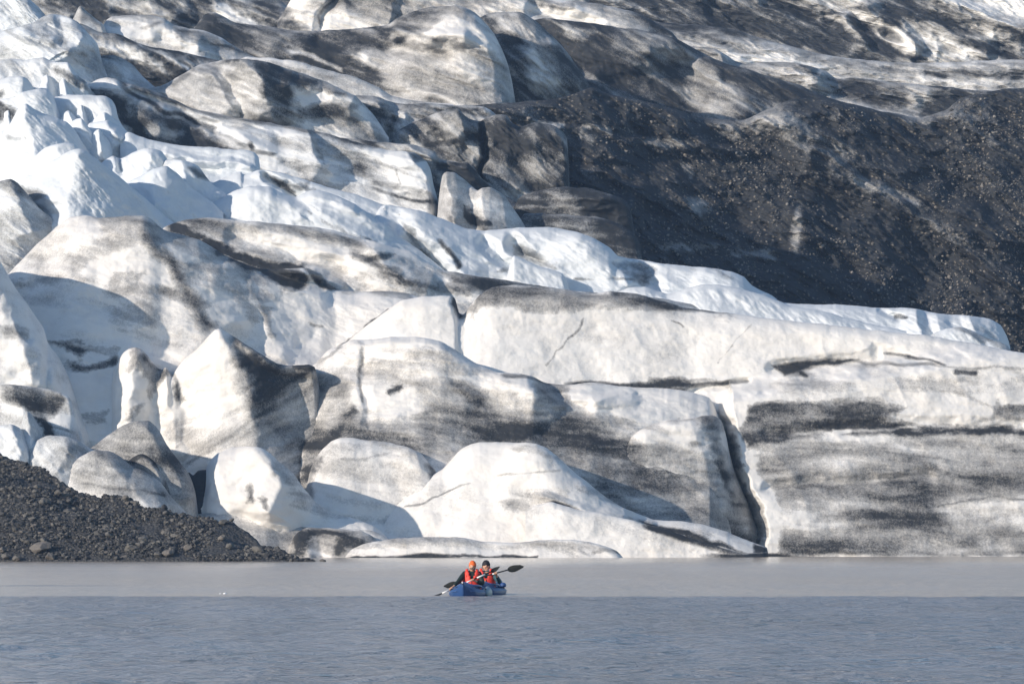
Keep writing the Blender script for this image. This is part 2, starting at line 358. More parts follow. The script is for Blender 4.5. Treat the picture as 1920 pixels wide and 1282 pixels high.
# relief: (layers, points, metres towards the lake, width left px, width right px)
REL = [
('spire', "-40,450 -5,520 25,590 45,650 60,720", 1.6, 60, 60),
('spire', "60,650 100,700 130,760 160,830", .8, 50, 16),
('cap', "20,722 40,760 45,800", .9, 40, 50),
('p', "262,404 285,452 319,487 352,541 376,588 402,620", 2.6, 200, 110),
('p', "440,500 470,530 492,570 505,610 530,660", .9, 110, 40),
('p', "620,540 600,600 575,650", -1.2, 80, 90),
('p', "130,410 90,470 60,540", -.8, 40, 60),
('p', "500,505 540,525 600,530", -2.0, 20, 20),
('q', "440,440 520,462 580,490 640,505", -1.0, 26, 26),
('q', "700,470 724,500 760,525 800,540", 1.6, 70, 40),
('q', "560,495 600,515 640,542", 1.2, 20, 14),
('r', "262,652 252,700 245,760 235,850", 1.6, 50, 50),
('r', "311,688 318,760 330,850", .9, 30, 24),
('r', "304,692 290,740 276,790", -.35, 26, 22),
('r', "340,690 345,730 350,770", -.3, 16, 16),
('r', "409,617 433,668 462,702 471,762 478,820 500,900", 3.2, 170, 90),
('r', "456,642 490,665 540,690 585,690", 1.6, 20, 26),
('f', "480,837 503,850 520,890 522,925 505,955", 2.4, 90, 75),
('f', "400,860 420,900 430,950", .6, 40, 40),
('c', "180,844 205,872 245,912 285,960", 1.7, 80, 90),
('b', "128,820 122,850 105,890", 1.0, 40, 50),
('a', "20,795 28,830 35,870", .8, 26, 30),
('a2', "50,771 54,800 56,840", .8, 20, 20),
('d', "262,788 300,835 330,885 345,930", 1.5, 90, 40),
('d2', "265,850 290,880 315,925", 1.2, 30, 30),
('k', "640,822 630,880 625,960", .5, 60, 120),
('k', "775,842 800,880 815,930", 1.2, 60, 30),
('j', "1000,832 1035,850 1070,888 1115,925 1165,957", 1.6, 160, 34),
('j', "880,832 860,880 850,960", -.6, 60, 120),
('j', "1020,930 1080,950 1150,970 1220,985", .8, 20, 14),
('lump', "580,990 600,1010 610,1040", -.7, 30, 40),
('skirt', "430,945 445,970 520,985", -.6, 18, 18),
('mc', "1290,783 1310,840 1330,900 1350,980", 1.1, 170, 50),
('s', "640,646 600,740 560,850 520,960", -1.2, 60, 90),
('s', "684,640 678,690 683,740 688,790", -.35, 12, 22),
('s', "800,633 850,662 900,695 940,712 1000,730", 1.0, 130, 44),
('s', "940,702 990,712 1010,735 1030,760", 1.0, 60, 30),
('s', "1010,712 1040,735 1100,760", -.9, 22, 22),
('s', "1180,740 1120,750 1060,745", .7, 16, 26),
('t', "1374,755 1378,780 1385,820 1397,870 1410,905 1428,940 1441,985 1438,1050", 4.2, 28, 1100),
('t', "853,556 861,575 866,595", -.9, 14, 16),
('t', "905,548 880,600 850,660", .35, 160, 260),
('t', "1290,735 1340,728 1400,715", -.7, 12, 10),
('t', "1450,690 1500,684 1560,680 1640,672", -.6, 18, 16),
('t', "1640,655 1690,668 1750,680", -.45, 16, 14),
('t', "1440,812 1600,800 1750,795 1920,800", -.5, 18, 18),
('t', "1440,910 1600,905 1740,890", -.5, 18, 18),
('pa', "150,280 142,320 130,370 122,420", 4.2, 140, 190),
('pa', "30,350 60,380 110,405", -1.4, 26, 26),
('u0', "20,336 40,380 60,430", 2.0, 60, 50),
('pb', "300,312 290,350 285,400", 2.4, 80, 110),
('pb2', "340,300 345,330 350,350", 1.2, 26, 30),
('pc', "226,297 232,315", -1.5, 10, 10),
('pc', "290,278 286,310 275,350", 1.6, 90, 40),
('ps', "110,268 120,300", 1.0, 50, 40),
('sr1', "47,194 52,225 66,270 75,320", 3.0, 60, 120),
('sr2', "47,172 50,200 46,240", 1.3, 60, 60),
('sr3', "42,144 46,170 50,190", 1.6, 60, 24),
('sr4', "150,184 170,210 190,240", 1.4, 40, 50),
('sr4', "205,184 215,220", 1.2, 50, 20),
('sr5', "152,222 165,250 185,290", 1.8, 30, 40),
('sr6', "200,226 212,245 225,262", 1.2, 36, 24),
('sr6', "215,250 240,265 280,275", .8, 10, 10),
('sr7', "40,58 65,84 85,105 100,120", 3.0, 70, 50),
('sr7', "160,66 145,85 125,96", 2.5, 60, 34),
('sr7', "115,30 118,60 112,85", -1.0, 18, 18),
('sr8', "127,117 140,138 160,155", 1.5, 40, 20),
('sr9', "40,-8 60,20 80,50", 1.4, 120, 40),
('u4', "310,290 360,297 420,303 470,310", 1.0, 14, 10),
('u4', "300,300 340,310 400,318", -.8, 12, 12),
('u5a', "475,350 505,365 540,385 560,400", 1.4, 70, 22),
('u5a', "600,395 640,420 690,450 730,470", 1.0, 40, 20),
('u5a', "640,385 690,410 720,425", .8, 24, 14),
('u5b', "500,330 530,350 558,368", -2.2, 12, 18),
('ur', "734,400 757,423 781,457 808,494 831,514", -1.6, 26, 20),
('ur', "770,420 800,440 824,450 861,500 880,520", 2.2, 40, 80),
('ur', "905,455 935,480 955,500", -1.4, 20, 20),
('ur', "960,455 985,472 1015,490", -2.2, 22, 22),
('ur', "1100,440 1140,475 1175,530", 2.6, 160, 40),
('ur', "1170,490 1200,505 1225,530", -2.0, 20, 30),
('ur', "1330,503 1380,520 1430,552", 1.2, 60, 40),
('ur', "1720,580 1722,600 1730,630", 1.4, 40, 16),
('ur', "1755,588 1757,605 1765,625", 1.2, 14, 24),
('ur', "1815,594 1825,615 1835,635", 1.2, 20, 24),
('ur', "1650,580 1665,590 1690,596", -1.0, 10, 12),
('v1', "200,147 226,165 260,205 300,240", 3.0, 60, 60),
('v1', "583,248 592,285 610,310", 1.8, 60, 10),
('v1', "450,250 520,290 590,320", 1.8, 60, 60),
('v1', "765,290 780,310 805,350 822,390", 2.2, 60, 20),
('v1', "250,175 300,195 360,220 400,240", -1.2, 12, 12),
('pil', "836,325 842,360 850,400", 1.6, 16, 50),
('pil', "900,356 906,400 915,440", 1.5, 24, 70),
('v1c', "740,262 770,280 800,292 812,305", .9, 16, 14),
('v8', "862,210 867,225 867,245", 2.0, 50, 14),
('v8', "775,228 800,250 830,262", -1.4, 20, 20),
('v8', "906,228 902,250 908,280 901,320 904,340", -2.2, 10, 8),
('v8', "940,216 950,240 960,280", .7, 40, 24),
('v8', "1000,250 980,300 960,350", .8, 60, 60),
('v8', "1050,245 1058,280 1060,330", 1.0, 80, 14),
('v9a', "1050,352 1080,372 1130,378", .8, 40, 30),
('v0b', "690,180 715,200 740,230", 1.4, 80, 30),
('v0b', "740,190 735,230 728,262", -1.4, 16, 20),
('v2', "362,127 392,142 415,170 435,200", 1.6, 110, 20),
('v2', "455,112 480,134 494,165 505,205", 4.6, 60, 70),
('v2', "545,160 600,165 660,180", 2.0, 60, 30),
('v2', "505,200 540,190 600,170", -1.5, 30, 30),
('vc', "205,104 222,130 240,160", 2.0, 70, 50),
('vb', "260,85 310,110 350,130", 1.5, 30, 40),
('va', "345,80 370,85 378,110", 1.8, 60, 26),
('va', "285,55 310,45 330,60", .8, 30, 20),
('W', "865,14 905,50 935,100 955,140 962,185", 3.4, 260, 40),
('W', "600,75 680,80 760,90 830,100", -1.2, 26, 26),
('W', "740,60 800,70 870,66", 1.5, 30, 20),
('lob', "979,25 1020,58 1060,98 1085,130", 2.2, 120, 26),
('lob', "930,120 990,110 1020,150", 1.4, 40, 40),
('v6', "1290,120 1300,150 1290,190 1270,220", -3.8, 210, 110),
('v6', "1000,38 1050,80 1090,135", -2.0, 20, 30),
('v6', "1340,130 1360,180 1380,220", 1.8, 60, 80),
('v5', "1300,92 1330,108 1350,120", -1.8, 14, 10),
('v5', "1350,100 1355,115 1360,130", 1.6, 26, 12),
('v5', "1500,120 1515,134 1530,146", 1.8, 60, 16),
('v7', "1180,250 1230,280 1300,300 1360,310", -1.5, 50, 40),
('v7', "1060,262 1064,300 1064,360", -1.8, 6, 100),
('v7', "1200,420 1190,455 1350,458 1460,500 1560,505 1610,478", 2.1, 500, 26),
('v7', "1330,225 1420,290 1500,330 1600,380", -1.8, 60, 60),
('v7', "1560,190 1620,240 1700,300 1760,340", 1.6, 70, 90),
('v7', "1520,300 1600,340 1700,380 1800,420 1900,440", 1.7, 50, 60),
('v7', "1210,360 1180,390 1190,440", 1.3, 50, 40),
('v7', "1250,360 1290,380 1300,420", 1.0, 40, 50),
('v7', "1500,380 1520,430 1500,480", 1.3, 40, 60),
('v7', "1640,420 1660,480 1640,560", 1.4, 70, 90),
('v7', "1780,420 1830,480 1850,560", 1.3, 80, 90),
('v7', "1060,235 1150,262 1230,275 1310,275 1400,282", 1.2, 26, 14),
('tm', "625,0 600,30 597,60", -1.6, 14, 16),
('tm', "735,0 730,40", 1.4, 70, 16),
('tm', "1000,20 1060,30 1120,50", -2.0, 20, 20),
('tl', "285,-20 300,10 330,30", 2.0, 40, 40),
('r3', "1440,0 1500,24 1560,44", -2.5, 24, 24),
('r3', "1620,14 1680,45 1715,85", 3.0, 30, 20),
('r3', "1570,28 1600,50 1625,80", 2.5, 24, 14),
('r3', "1700,30 1780,60 1850,95", 2.0, 24, 24),
('r3', "1760,0 1840,30 1920,60", 3.0, 40, 26),
('r3', "1340,10 1380,40 1420,70", -3.0, 30, 20),
]
# debris lying on the ice, plus shade of hollows and turned faces painted in: (layers, 'p' polygon | 's' stroke, points, half width, density, feather)
DIRT = [
('cap', 'p', "0,719 50,722 94,730 117,737 128,748 112,768 95,785 60,772 30,760 15,745", 0, .72, 8),
('cap', 's', "60,765 80,790 90,820", 8, .9, 8),
('cap', 's', "80,795 105,800 140,812", 1.5, .5, 2), ('cap', 's', "90,815 115,822 145,830", 1.5, .5, 2),
('spire', 's', "10,620 35,622 52,628", 7, .55, 12), ('spire', 'p', "36,640 80,655 62,690 55,720 45,700", 0, .2, 16),  # the triangle is shade painted on the spire's flank
('d', 'p', "168,843 228,799 280,788 300,812 335,864 360,900 320,900 300,850 250,838 200,835", 0, .58, 14),
('d2', 'p', "228,855 275,846 300,860 325,915 340,950 315,925 298,885 282,862 262,862 245,872", 0, .8, 7),
('wedge', 'p', "320,870 400,870 400,990 330,990", 0, .95, 10),
('c', 'p', "120,880 180,844 230,857 280,887 260,905 200,880 150,875", 0, .42, 24),
('c', 's', "150,908 200,912 260,918 310,930", 1.6, .45, 3), ('c', 's', "255,885 300,905 340,955", 8, .35, 14),
('b', 's', "140,840 120,850 105,870", 8, .4, 16), ('b', 'p', "100,816 160,835 200,870 150,850", 0, .3, 12),
('a', 's', "0,797 30,800 50,830", 6, .25, 12),
('f', 'p', "503,847 550,889 590,938 650,968 610,975 560,950 530,900", 0, .3, 16), ('f', 'p', "455,915 466,905 474,935 480,945 462,943", 0, .5, 6),  # flank right of the mound's ridge: shade painted in
('f', 's', "490,935 505,950", 3, .6, 6),
('skirt', 'p', "356,965 420,952 490,946 480,962 420,968 380,972", 0, .45, 12), ('skirt', 'p', "440,990 520,985 580,990 560,1010 540,1045 500,1020", 0, .42, 20),
('skirt', 's', "480,958 540,975 610,986 700,992", 7, .35, 14),
('lump', 'p', "540,1045 545,1012 560,996 590,985 640,989 690,996 640,1005 590,1004 572,1020 562,1045", 0, .92, 9), ('lump', 'p', "630,1010 660,1000 700,1006 690,1020 640,1044 620,1040", 0, .75, 12),
('low', 'p', "660,1026 751,1007 855,1006 900,1015 990,1016 1100,1014 1165,1040 1050,1034 950,1030 850,1018 760,1020", 0, .4, 9),
('low', 's', "650,1046 760,1043 860,1042 960,1043 1010,1043", 2.2, .95, 2), ('low', 's', "1110,1040 1130,1032 1160,1036", 2, .55, 4),
('k', 'p', "600,842 640,822 720,829 770,838 800,860 780,862 740,846 680,838 620,846", 0, .3, 10), ('k', 'p', "795,868 812,868 840,920 812,905", 0, .8, 10), ('k', 's', "578,930 584,890 596,862", 5, .5, 8),
('k', 's', "640,862 690,858 740,850", 1.2, .3, 3),
('j', 's', "755,950 790,944 825,930 860,912 880,906", .7, .36, 2), ('j', 's', "925,892 960,890 1000,886 1050,880", 1.4, .4, 2.5),
('j', 's', "948,946 990,936 1030,930 1060,932", 7, .32, 14), ('j', 's', "960,843 1000,842 1030,852 1045,872", 5, .28, 8),
('j', 'p', "1026,945 1040,938 1065,945 1085,955 1050,952", 0, .95, 4), ('j', 's', "1043,855 1070,885 1110,920 1150,945", 6, .22, 10),  # long stroke paints the shade strip on the dome's right shoulder
('j', 'p', "1200,975 1240,985 1300,1000 1370,1025 1420,1042 1350,1028 1280,1006 1230,992", 0, .9, 4), ('j', 'p', "1140,950 1240,975 1300,982 1400,1012 1300,995 1210,975", 0, .25, 10),
('j2', 's', "1210,985 1300,1012 1390,1040", 4, .75, 5), ('j', 'p', "1415,1018 1440,1026 1442,1036 1412,1034", 0, .95, 4),
('r', 'p', "245,655 265,652 285,680 305,693 290,720 278,742 268,720 255,690 240,700 248,675", 0, .42, 8),  # right side of the left hump: dirt and painted shade together
('r', 's', "270,668 283,685 300,695", 3, .6, 5), ('r', 's', "303,694 290,715 278,740", 5, .55, 8), ('r', 's', "318,692 335,715 342,745", 4, .5, 8),
('r', 'p', "235,785 262,758 275,756 250,788", 0, .6, 8), ('r', 's', "270,770 300,775", 5, .2, 8),
('r', 'p', "438,632 470,655 510,680 545,692 590,686 560,722 520,758 478,792 468,780 470,760 462,700", 0, .68, 20), ('r', 'p', "592,690 540,742 480,790 520,830 560,900 620,900 612,760", 0, .42, 14), ('r', 'p', "600,800 560,850 565,910 620,910", 0, .75, 14),
('r', 'p', "455,720 480,680 520,700 540,740 480,780", 0, .7, 34),
('r', 'p', "330,800 400,790 470,770 540,800 600,850 560,910 520,880 440,835 360,870 330,850", 0, .34, 30),
('r', 's', "470,790 510,765 560,720 588,690", 1.4, .2, 2), ('r', 's', "350,872 400,835 470,790", 2, .5, 4),
('r', 's', "440,620 500,660 560,685 592,686", 6, .75, 8), ('r', 's', "455,622 500,640 550,660", 5, .2, 7),
('p', 'p', "185,405 268,404 300,425 350,442 420,477 486,505 470,520 400,480 330,460 290,440 250,425 190,425", 0, .42, 14),
('p', 'p', "262,432 300,445 335,500 372,560 405,612 392,625 350,570 310,500 280,470 255,445", 0, .62, 12),  # band right of the ridge: dirt with the ridge's shade painted in
('p', 'p', "330,440 430,485 500,520 500,560 450,560 400,540 360,520", 0, .3, 24),
('p', 's', "130,500 170,470 240,445", 8, .35, 16), ('p', 's', "20,532 100,524 200,518", 4, .2, 8),
('p', 'p', "215,515 265,512 270,530 215,532", 0, .45, 10), ('p', 's', "200,548 270,545 340,552", 8, .42, 10), ('p', 's', "300,548 325,552", 5, .6, 8),
('p', 'p', "210,560 290,550 280,620 215,640", 0, .3, 24), ('p', 's', "460,510 468,530 480,555 500,590 508,620", 5, .4, 9), ('p', 's', "455,560 475,580 480,610", 6, .3, 10),  # the strokes paint a bluish shade strip beside the second ridge
('p', 'p', "490,502 560,500 576,520 555,545 520,542 495,520", 0, .97, 8), ('p', 'p', "568,500 580,500 640,545 620,546 600,538", 0, .97, 3), ('p', 's', "400,468 450,490 500,505", 5, .85, 6),  # hollow below the crest: dark dirt plus painted overhang shade
('p', 'p', "95,642 150,645 165,655 145,672 130,660", 0, .7, 7), ('p', 's', "125,685 160,692 190,684 215,668", 6, .75, 7), ('p', 'p', "140,780 200,770 200,790 170,790", 0, .6, 10), ('p', 's', "150,650 215,655", 4, .4, 6),
('p', 's', "580,605 600,612", 2, .5, 3), ('p', 's', "595,682 640,650 660,636 690,610 725,582", 2.4, .85, 3), ('p', 's', "640,545 700,546 760,550", 6, .3, 10),
('q', 'p', "340,412 440,411 520,419 620,430 680,446 690,470 640,460 560,440 480,428 380,428", 0, .5, 12), ('q', 'p', "360,415 420,430 440,455 400,450 350,432", 0, .4, 14),
('q', 's', "320,425 380,452 440,480 500,500 560,502", 7, .9, 7), ('q', 'p', "470,440 560,445 600,465 540,462", 0, .2, 20),
('q', 's', "660,476 700,482 725,476", 6, .85, 8), ('q', 's', "690,480 720,505 760,530 800,540 880,545", 6, .72, 9),
('q', 'p', "640,440 770,470 800,490 780,500 720,478 650,462", 0, .3, 14),
('q', 'p', "720,480 800,492 840,510 860,540 780,540 740,515", 0, .28, 14), ('q', 'p', "820,505 870,512 990,530 1070,548 1080,570 980,560 900,545 850,530", 0, .72, 10), ('q', 'p', "1090,545 1180,548 1300,570 1340,582 1200,570", 0, .6, 8),  # first patch is painted shade right of the lit bulge, the rest debris
('t', 'p', "905,545 925,536 1009,537 1090,546 1150,545 1240,562 1380,588 1240,577 1120,574 1040,584 985,588 940,576 900,572 882,590", 0, .56, 9), ('t', 'p', "1140,545 1193,549 1290,574 1370,588 1250,577 1160,560", 0, .78, 4),
('t', 'p', "845,556 856,558 864,590 872,592 862,594 848,576", 0, .95, 4), ('t', 's', "864,594 880,578 900,552", 3, .25, 5),
('t', 's', "1097,597 1078,622 1050,655 1022,684", .8, .4, 2), ('t', 's', "1412,607 1380,640 1345,682", .8, .32, 2), ('t', 's', "1262,600 1278,612", 1.2, .5, 2),
('t', 'p', "680,575 740,562 800,558 840,570 820,600 760,620 700,610", 0, .12, 20),
('t', 's', "1060,724 1110,718 1160,724 1230,722 1300,722 1400,716", 4, .85, 5), ('t', 'p', "1220,712 1270,708 1300,716 1290,740 1265,745 1240,735", 0, .8, 9), ('t', 's', "1250,722 1330,716 1372,722", 4, .6, 8),
('t', 'p', "1448,684 1500,678 1580,674 1615,676 1540,686 1500,695 1470,706", 0, .92, 5), ('t', 's', "1500,698 1515,704", 3, .75, 5), ('t', 's', "1655,662 1700,668 1750,676 1770,681", 2, .7, 4), ('t', 's', "1790,697 1830,699", 4, .9, 4),
('t', 's', "1570,676 1680,684 1740,682 1800,690 2900,690", 2, .5, 4), ('t', 'p', "1480,690 1700,690 2900,680 2900,750 1700,745 1540,745 1440,725", 0, .3, 26),
('t', 'p', "1400,765 1420,755 1520,752 1640,750 1690,762 1660,790 1720,802 2900,800 2900,812 1700,815 1560,815 1440,830 1408,845 1392,800", 0, .84, 8),
('t', 'p', "1430,780 1520,776 1560,784 1480,792", 0, -.35, 12), ('t', 's', "1480,816 1600,808 1720,800", 2, -.4, 3), ('t', 's', "1560,806 1590,808", 2.5, -.6, 3),
('t', 'p', "1780,735 1860,758 2900,765 2900,775 1850,790 1860,765", 0, .6, 8), ('t', 's', "1880,765 2900,768", 5, .8, 6), ('t', 's', "1870,745 1872,775", 3, .5, 4),
('t', 's', "1440,845 1520,840 1640,848 1700,838 2900,850", 12, .34, 20), ('t', 'p', "1410,850 1500,842 1700,850 2900,840 2900,1040 1410,1040", 0, .48, 14),
('t', 'p', "1500,850 1640,852 1600,880 1480,885", 0, -.16, 20), ('t', 'p', "1660,680 2900,700 2900,756 1760,790 1680,775 1600,730", 0, -.1, 20),
('t', 's', "1440,912 1520,914 1620,908 1720,902", 3, .4, 4), ('t', 'p', "1600,915 1680,904 1740,908 1735,935 1700,940 1640,930", 0, .45, 14), ('t', 'p', "1442,930 1480,935 1540,950 1500,956 1445,955", 0, .45, 10),
('t', 'p', "1500,962 1580,955 1590,990 1520,1000 1460,985", 0, -.3, 18), ('t', 's', "1860,842 1890,838 1910,846", 4, .6, 7), ('t', 's', "1800,892 1835,895", 4, .4, 6),
('t', 'p', "1780,935 1850,930 2900,934 2900,985 1800,985 1740,950", 0, -.38, 14), ('t', 's', "1740,955 1800,938 1860,933 2900,936", 1.4, .5, 2),
('t', 'p', "1600,960 1700,955 1780,970 1860,970 1850,980 1790,985 1840,1000 1850,1035 1640,1038 1680,1000", 0, .42, 12), ('t', 'p', "1790,1010 1830,1005 1850,1036 1800,1038", 0, .5, 10),
('t', 's', "1450,1036 1600,1035 1800,1037 2900,1038", 3, .6, 4), ('t', 'p', "1480,990 1560,985 1640,1000 1640,1030 1500,1035", 0, .18, 14),
('t', 's', "1408,860 1412,900 1432,930 1440,960 1442,1000 1440,1040", 18, -.5, 14),  # sunlit strip along the cliff edge, painted lighter
('t', 'p', "1340,765 1384,762 1392,800 1398,860 1380,880 1350,820", 0, .0, 5),
('s', 'p', "590,684 640,700 680,760 760,790 900,780 1060,760 1180,790 1380,860 1380,1000 1000,990 900,880 640,830 560,900 540,780", 0, .64, 34),
('s', 'p', "650,730 760,730 800,770 770,800 680,800 640,770", 0, -.42, 24), ('s', 'p', "840,716 880,722 920,740 900,760 870,750", 0, .6, 9), ('s', 'p', "900,760 960,755 1000,790 960,830 860,830 840,790", 0, .22, 16),
('s', 'p', "1010,700 1040,715 1080,735 1060,760 1020,745 1000,720", 0, .55, 9), ('s', 'p', "1000,750 1100,765 1200,760 1210,790 1150,800 1060,790", 0, .34, 14), ('s', 'p', "1050,735 1080,724 1140,722 1200,735 1180,750 1080,752", 0, -.5, 9),
('s', 's', "1060,795 1130,800 1200,798 1300,792", 9, .4, 9), ('s', 'p', "560,900 575,850 620,800 660,765 668,775 630,820 600,850 590,900", 0, .75, 8), ('s', 's', "600,820 660,815 740,828 800,850", 8, .5, 10),
('s', 's', "575,705 605,700", 3, .3, 6), ('s', 's', "735,735 750,728", 5, .75, 6), ('s', 's', "676,650 674,700 680,750", 2, .55, 3), ('s', 's', "668,640 690,650", 2, .4, 4), ('s', 's', "700,660 690,700", 1.5, .3, 4),
('s', 's', "940,702 990,704 1030,720", 3, .7, 4), ('s', 'p', "1180,725 1330,745 1350,775 1200,785", 0, -.38, 16), ('s', 'p', "860,800 1000,800 1150,830 1100,850 900,820", 0, .3, 14),
('s', 's', "860,830 1000,835 1150,890", 14, .3, 14), ('s', 'p', "1110,900 1160,930 1220,960 1160,950", 0, .3, 8),
('s', 's', "590,684 640,650", 2, .5, 3), ('s', 'p', "930,705 1000,708 1010,735 940,730", 0, .15, 9),
('t', 'p', "1338,768 1372,768 1382,820 1390,850 1396,872 1388,884 1376,880 1350,820", 0, .62, 8), ('t', 'p', "1385,898 1410,930 1428,955 1436,1000 1438,1040 1420,1040 1400,980", 0, .62, 8), ('t', 'p', "1343,770 1370,766 1374,800 1366,812", 0, -.6, 8),  # gully shade between the two blocks, painted dark
('v9a', 'p', "1080,345 1200,350 1200,400 1100,400", 0, .6, 20), ('v9b', 'p', "1120,395 1220,400 1220,500 1120,500", 0, .62, 22),  # right ends of the slabs darker, merging into the slope
('v9a', 'p', "1110,384 1190,380 1190,440 1080,440 1090,400", 0, .95, 5),  # dark patch below the slab's lower edge
('mc', 'p', "1110,1000 1140,830 1185,800 1205,830 1190,900 1180,1000", 0, .62, 16), ('mc', 'p', "1130,880 1200,870 1300,880 1360,900 1420,1040 1300,1060 1200,980 1130,960", 0, .5, 22), ('mc', 'p', "1280,905 1340,900 1370,930 1340,935", 0, .6, 10), ('mc', 'p', "1225,925 1300,925 1390,990 1420,1025 1380,1010 1300,985 1240,975", 0, .62, 10),
('mc', 'p', "1300,783 1334,778 1352,815 1368,885 1392,950 1380,950 1350,890 1335,830", 0, .8, 9), ('mc', 'p', "1340,850 1350,900 1380,940 1370,920", 0, -.4, 8), ('mc', 's', "1300,833 1310,830", 4, .7, 5),  # right side of the block: dirt and painted gully shade
('mc', 's', "1150,845 1250,850 1330,870", 10, .3, 14), ('mc', 'p', "1140,925 1200,925 1215,965 1170,955", 0, -.5, 12), ('mc', 's', "1160,820 1200,802 1260,792", 4, .4, 9), ('mc', 's', "1180,890 1290,905", 8, .5, 12),
('ur', 'p', "955,455 990,462 1030,490 1040,500 1000,490 960,478", 0, .42, 12), ('ur', 's', "824,450 845,480 862,502", 3, .6, 4), ('ur', 's', "760,420 785,455 806,490", 4, .35, 6), ('ur', 'p', "1160,488 1200,492 1225,520 1215,530 1185,510", 0, .55, 10),  # both hollows are painted shade, the strokes dark valley lines
('ur', 's', "925,508 940,506", 4, .55, 6), ('ur', 's', "1080,524 1150,522 1185,526", 1.4, .35, 2), ('ur', 's', "1680,592 1700,594", 3, .8, 4), ('ur', 's', "1722,590 1735,620", 8, .2, 12), ('ur', 'p', "1780,592 1850,600 1880,620 1860,640 1800,610", 0, .15, 14),
('ur', 's', "1460,562 1472,566", 3, .7, 4), ('ur', 's', "1300,502 1400,520", 4, .15, 8), ('ur3', 's', "1770,615 1800,612 1825,622 1850,636", 4, .45, 6),
('u5b', 'p', "500,328 512,332 560,362 556,370 525,352", 0, .75, 4), ('u5b', 'p', "535,345 580,348 592,358 565,360", 0, .6, 6), ('u5a', 's', "400,366 430,360", 2, .5, 4), ('u5a', 's', "605,410 650,440 700,455", 3, .35, 6),
('u5a', 's', "575,395 580,400", 2, .4, 3), ('u5a', 's', "690,450 705,458", 3, .5, 4),
('pb2', 'p', "352,312 365,312 385,325 402,334 395,340 370,335", 0, .7, 5), ('pc', 's', "200,300 220,296", 2, .1, 3),
('u0', 'p', "-60,390 0,385 40,400 90,395 130,420 130,500 40,480 0,450 -60,460", 0, .36, 24), ('u0', 's', "40,350 75,380 100,400", 7, .45, 10), ('pa', 'p', "50,355 75,355 90,370 60,372", 0, .5, 8), ('pa', 's', "20,345 60,360", 3, .3, 5), ('pa', 's', "0,385 40,395 100,405", 8, .45, 12),
('sr2', 'p', "-40,198 0,195 30,205 25,230 0,222 -40,235", 0, .85, 6), ('sr3', 'p', "-40,165 0,165 15,178 0,185 -40,180", 0, .6, 6), ('sr1', 's', "12,258 45,258", 3, .3, 5),
('sr7', 's', "75,70 90,80", 4, .45, 6), ('sr7', 's', "110,75 125,80", 3, .45, 5), ('sr7', 's', "40,50 70,58", 4, .2, 6), ('sr7', 'p', "130,96 180,90 210,110 200,160 170,130", 0, .4, 14), ('sr8', 's', "100,130 160,155 200,190", 4, .6, 7),
('v1', 'p', "75,150 92,162 160,160 166,158 200,172 150,178 100,184 85,172", 0, .86, 8), ('v1', 'p', "100,180 170,172 215,180 240,192 250,215 215,200 180,180 120,184", 0, .8, 6),
('v1', 'p', "205,182 240,188 290,205 340,232 400,258 420,272 480,290 400,285 300,272 240,252 228,230 218,200", 0, .9, 10), ('v1', 'p', "270,238 310,232 340,250 320,265 280,258", 0, -.5, 12), ('v1', 'p', "240,200 300,195 350,225 300,235 250,220", 0, -.25, 10),  # first patch paints the dark shade of the wall under its crest
('v1', 's', "225,155 260,185 310,210 350,220 400,240", 3.5, .75, 4), ('v1', 's', "250,163 300,180 340,200 400,214 500,233 600,250", 2.5, .55, 3), ('v1', 'p', "340,225 400,250 450,270 480,288 440,270 400,240", 0, .6, 8),
('v1', 's', "468,265 470,282", 4, .9, 4), ('v1', 's', "476,284 500,288 515,290", 3, .7, 4), ('v1', 's', "590,297 605,297", 2, .5, 3), ('v1', 's', "583,250 600,280 610,305", 2, .4, 3), ('v1', 'p', "655,318 670,306 692,312 690,325 700,330 665,330", 0, .55, 6),
('v1', 'p', "700,320 690,330 720,345 760,350 740,358 700,345", 0, .4, 8), ('v1', 's', "700,342 745,350", 3, .6, 5), ('v1', 's', "744,320 750,345", 1.5, .5, 2), ('v1', 'p', "600,247 680,262 720,275 690,278 640,268", 0, .8, 7), ('v1', 'p', "765,286 790,288 800,300 782,305", 0, .85, 5),
('v1', 's', "700,352 760,372 830,382 870,395 900,415 925,440", 2.5, .7, 3), ('v1', 'p', "690,355 760,372 850,388 900,415 880,420 800,395 740,385 690,370", 0, .3, 8),
('pil', 'p', "870,385 900,400 920,425 900,430 880,410", 0, .9, 6), ('pil', 's', "855,350 868,390 880,410", 6, .35, 10), ('pil', 'p', "940,365 986,430 960,430 945,400", 0, .2, 10),
('v1c', 'p', "810,302 850,300 876,302 905,330 940,368 930,385 890,350 860,330 815,322", 0, .88, 5), ('v1c', 'p', "850,322 890,345 930,375 985,400 940,400 890,360", 0, .5, 8), ('v1c', 's', "960,375 1000,392 1050,400 1100,404", 5, .85, 5), ('v1c', 's', "640,256 700,268", 3, .3, 4), ('v1c', 'p', "800,320 815,320 825,360 815,365", 0, .7, 5),
('v8', 'p', "905,225 1070,230 1070,360 900,360", 0, .55, 10), ('v8', 'p', "1010,225 1080,230 1080,360 1030,360", 0, .72, 16), ('v8', 'p', "940,300 1060,290 1060,345 950,345", 0, -.15, 14), ('v8', 'p', "855,206 872,210 905,232 900,262 870,262 872,230", 0, .35, 8), ('v8', 'p', "820,214 830,208 862,206 868,215 850,222 830,222", 0, .35, 5), ('v8', 's', "800,275 850,265 900,255", 4, .8, 5), ('v8', 's', "906,230 903,255 909,285 901,315 903,335 930,370", 3.5, .9, 4),
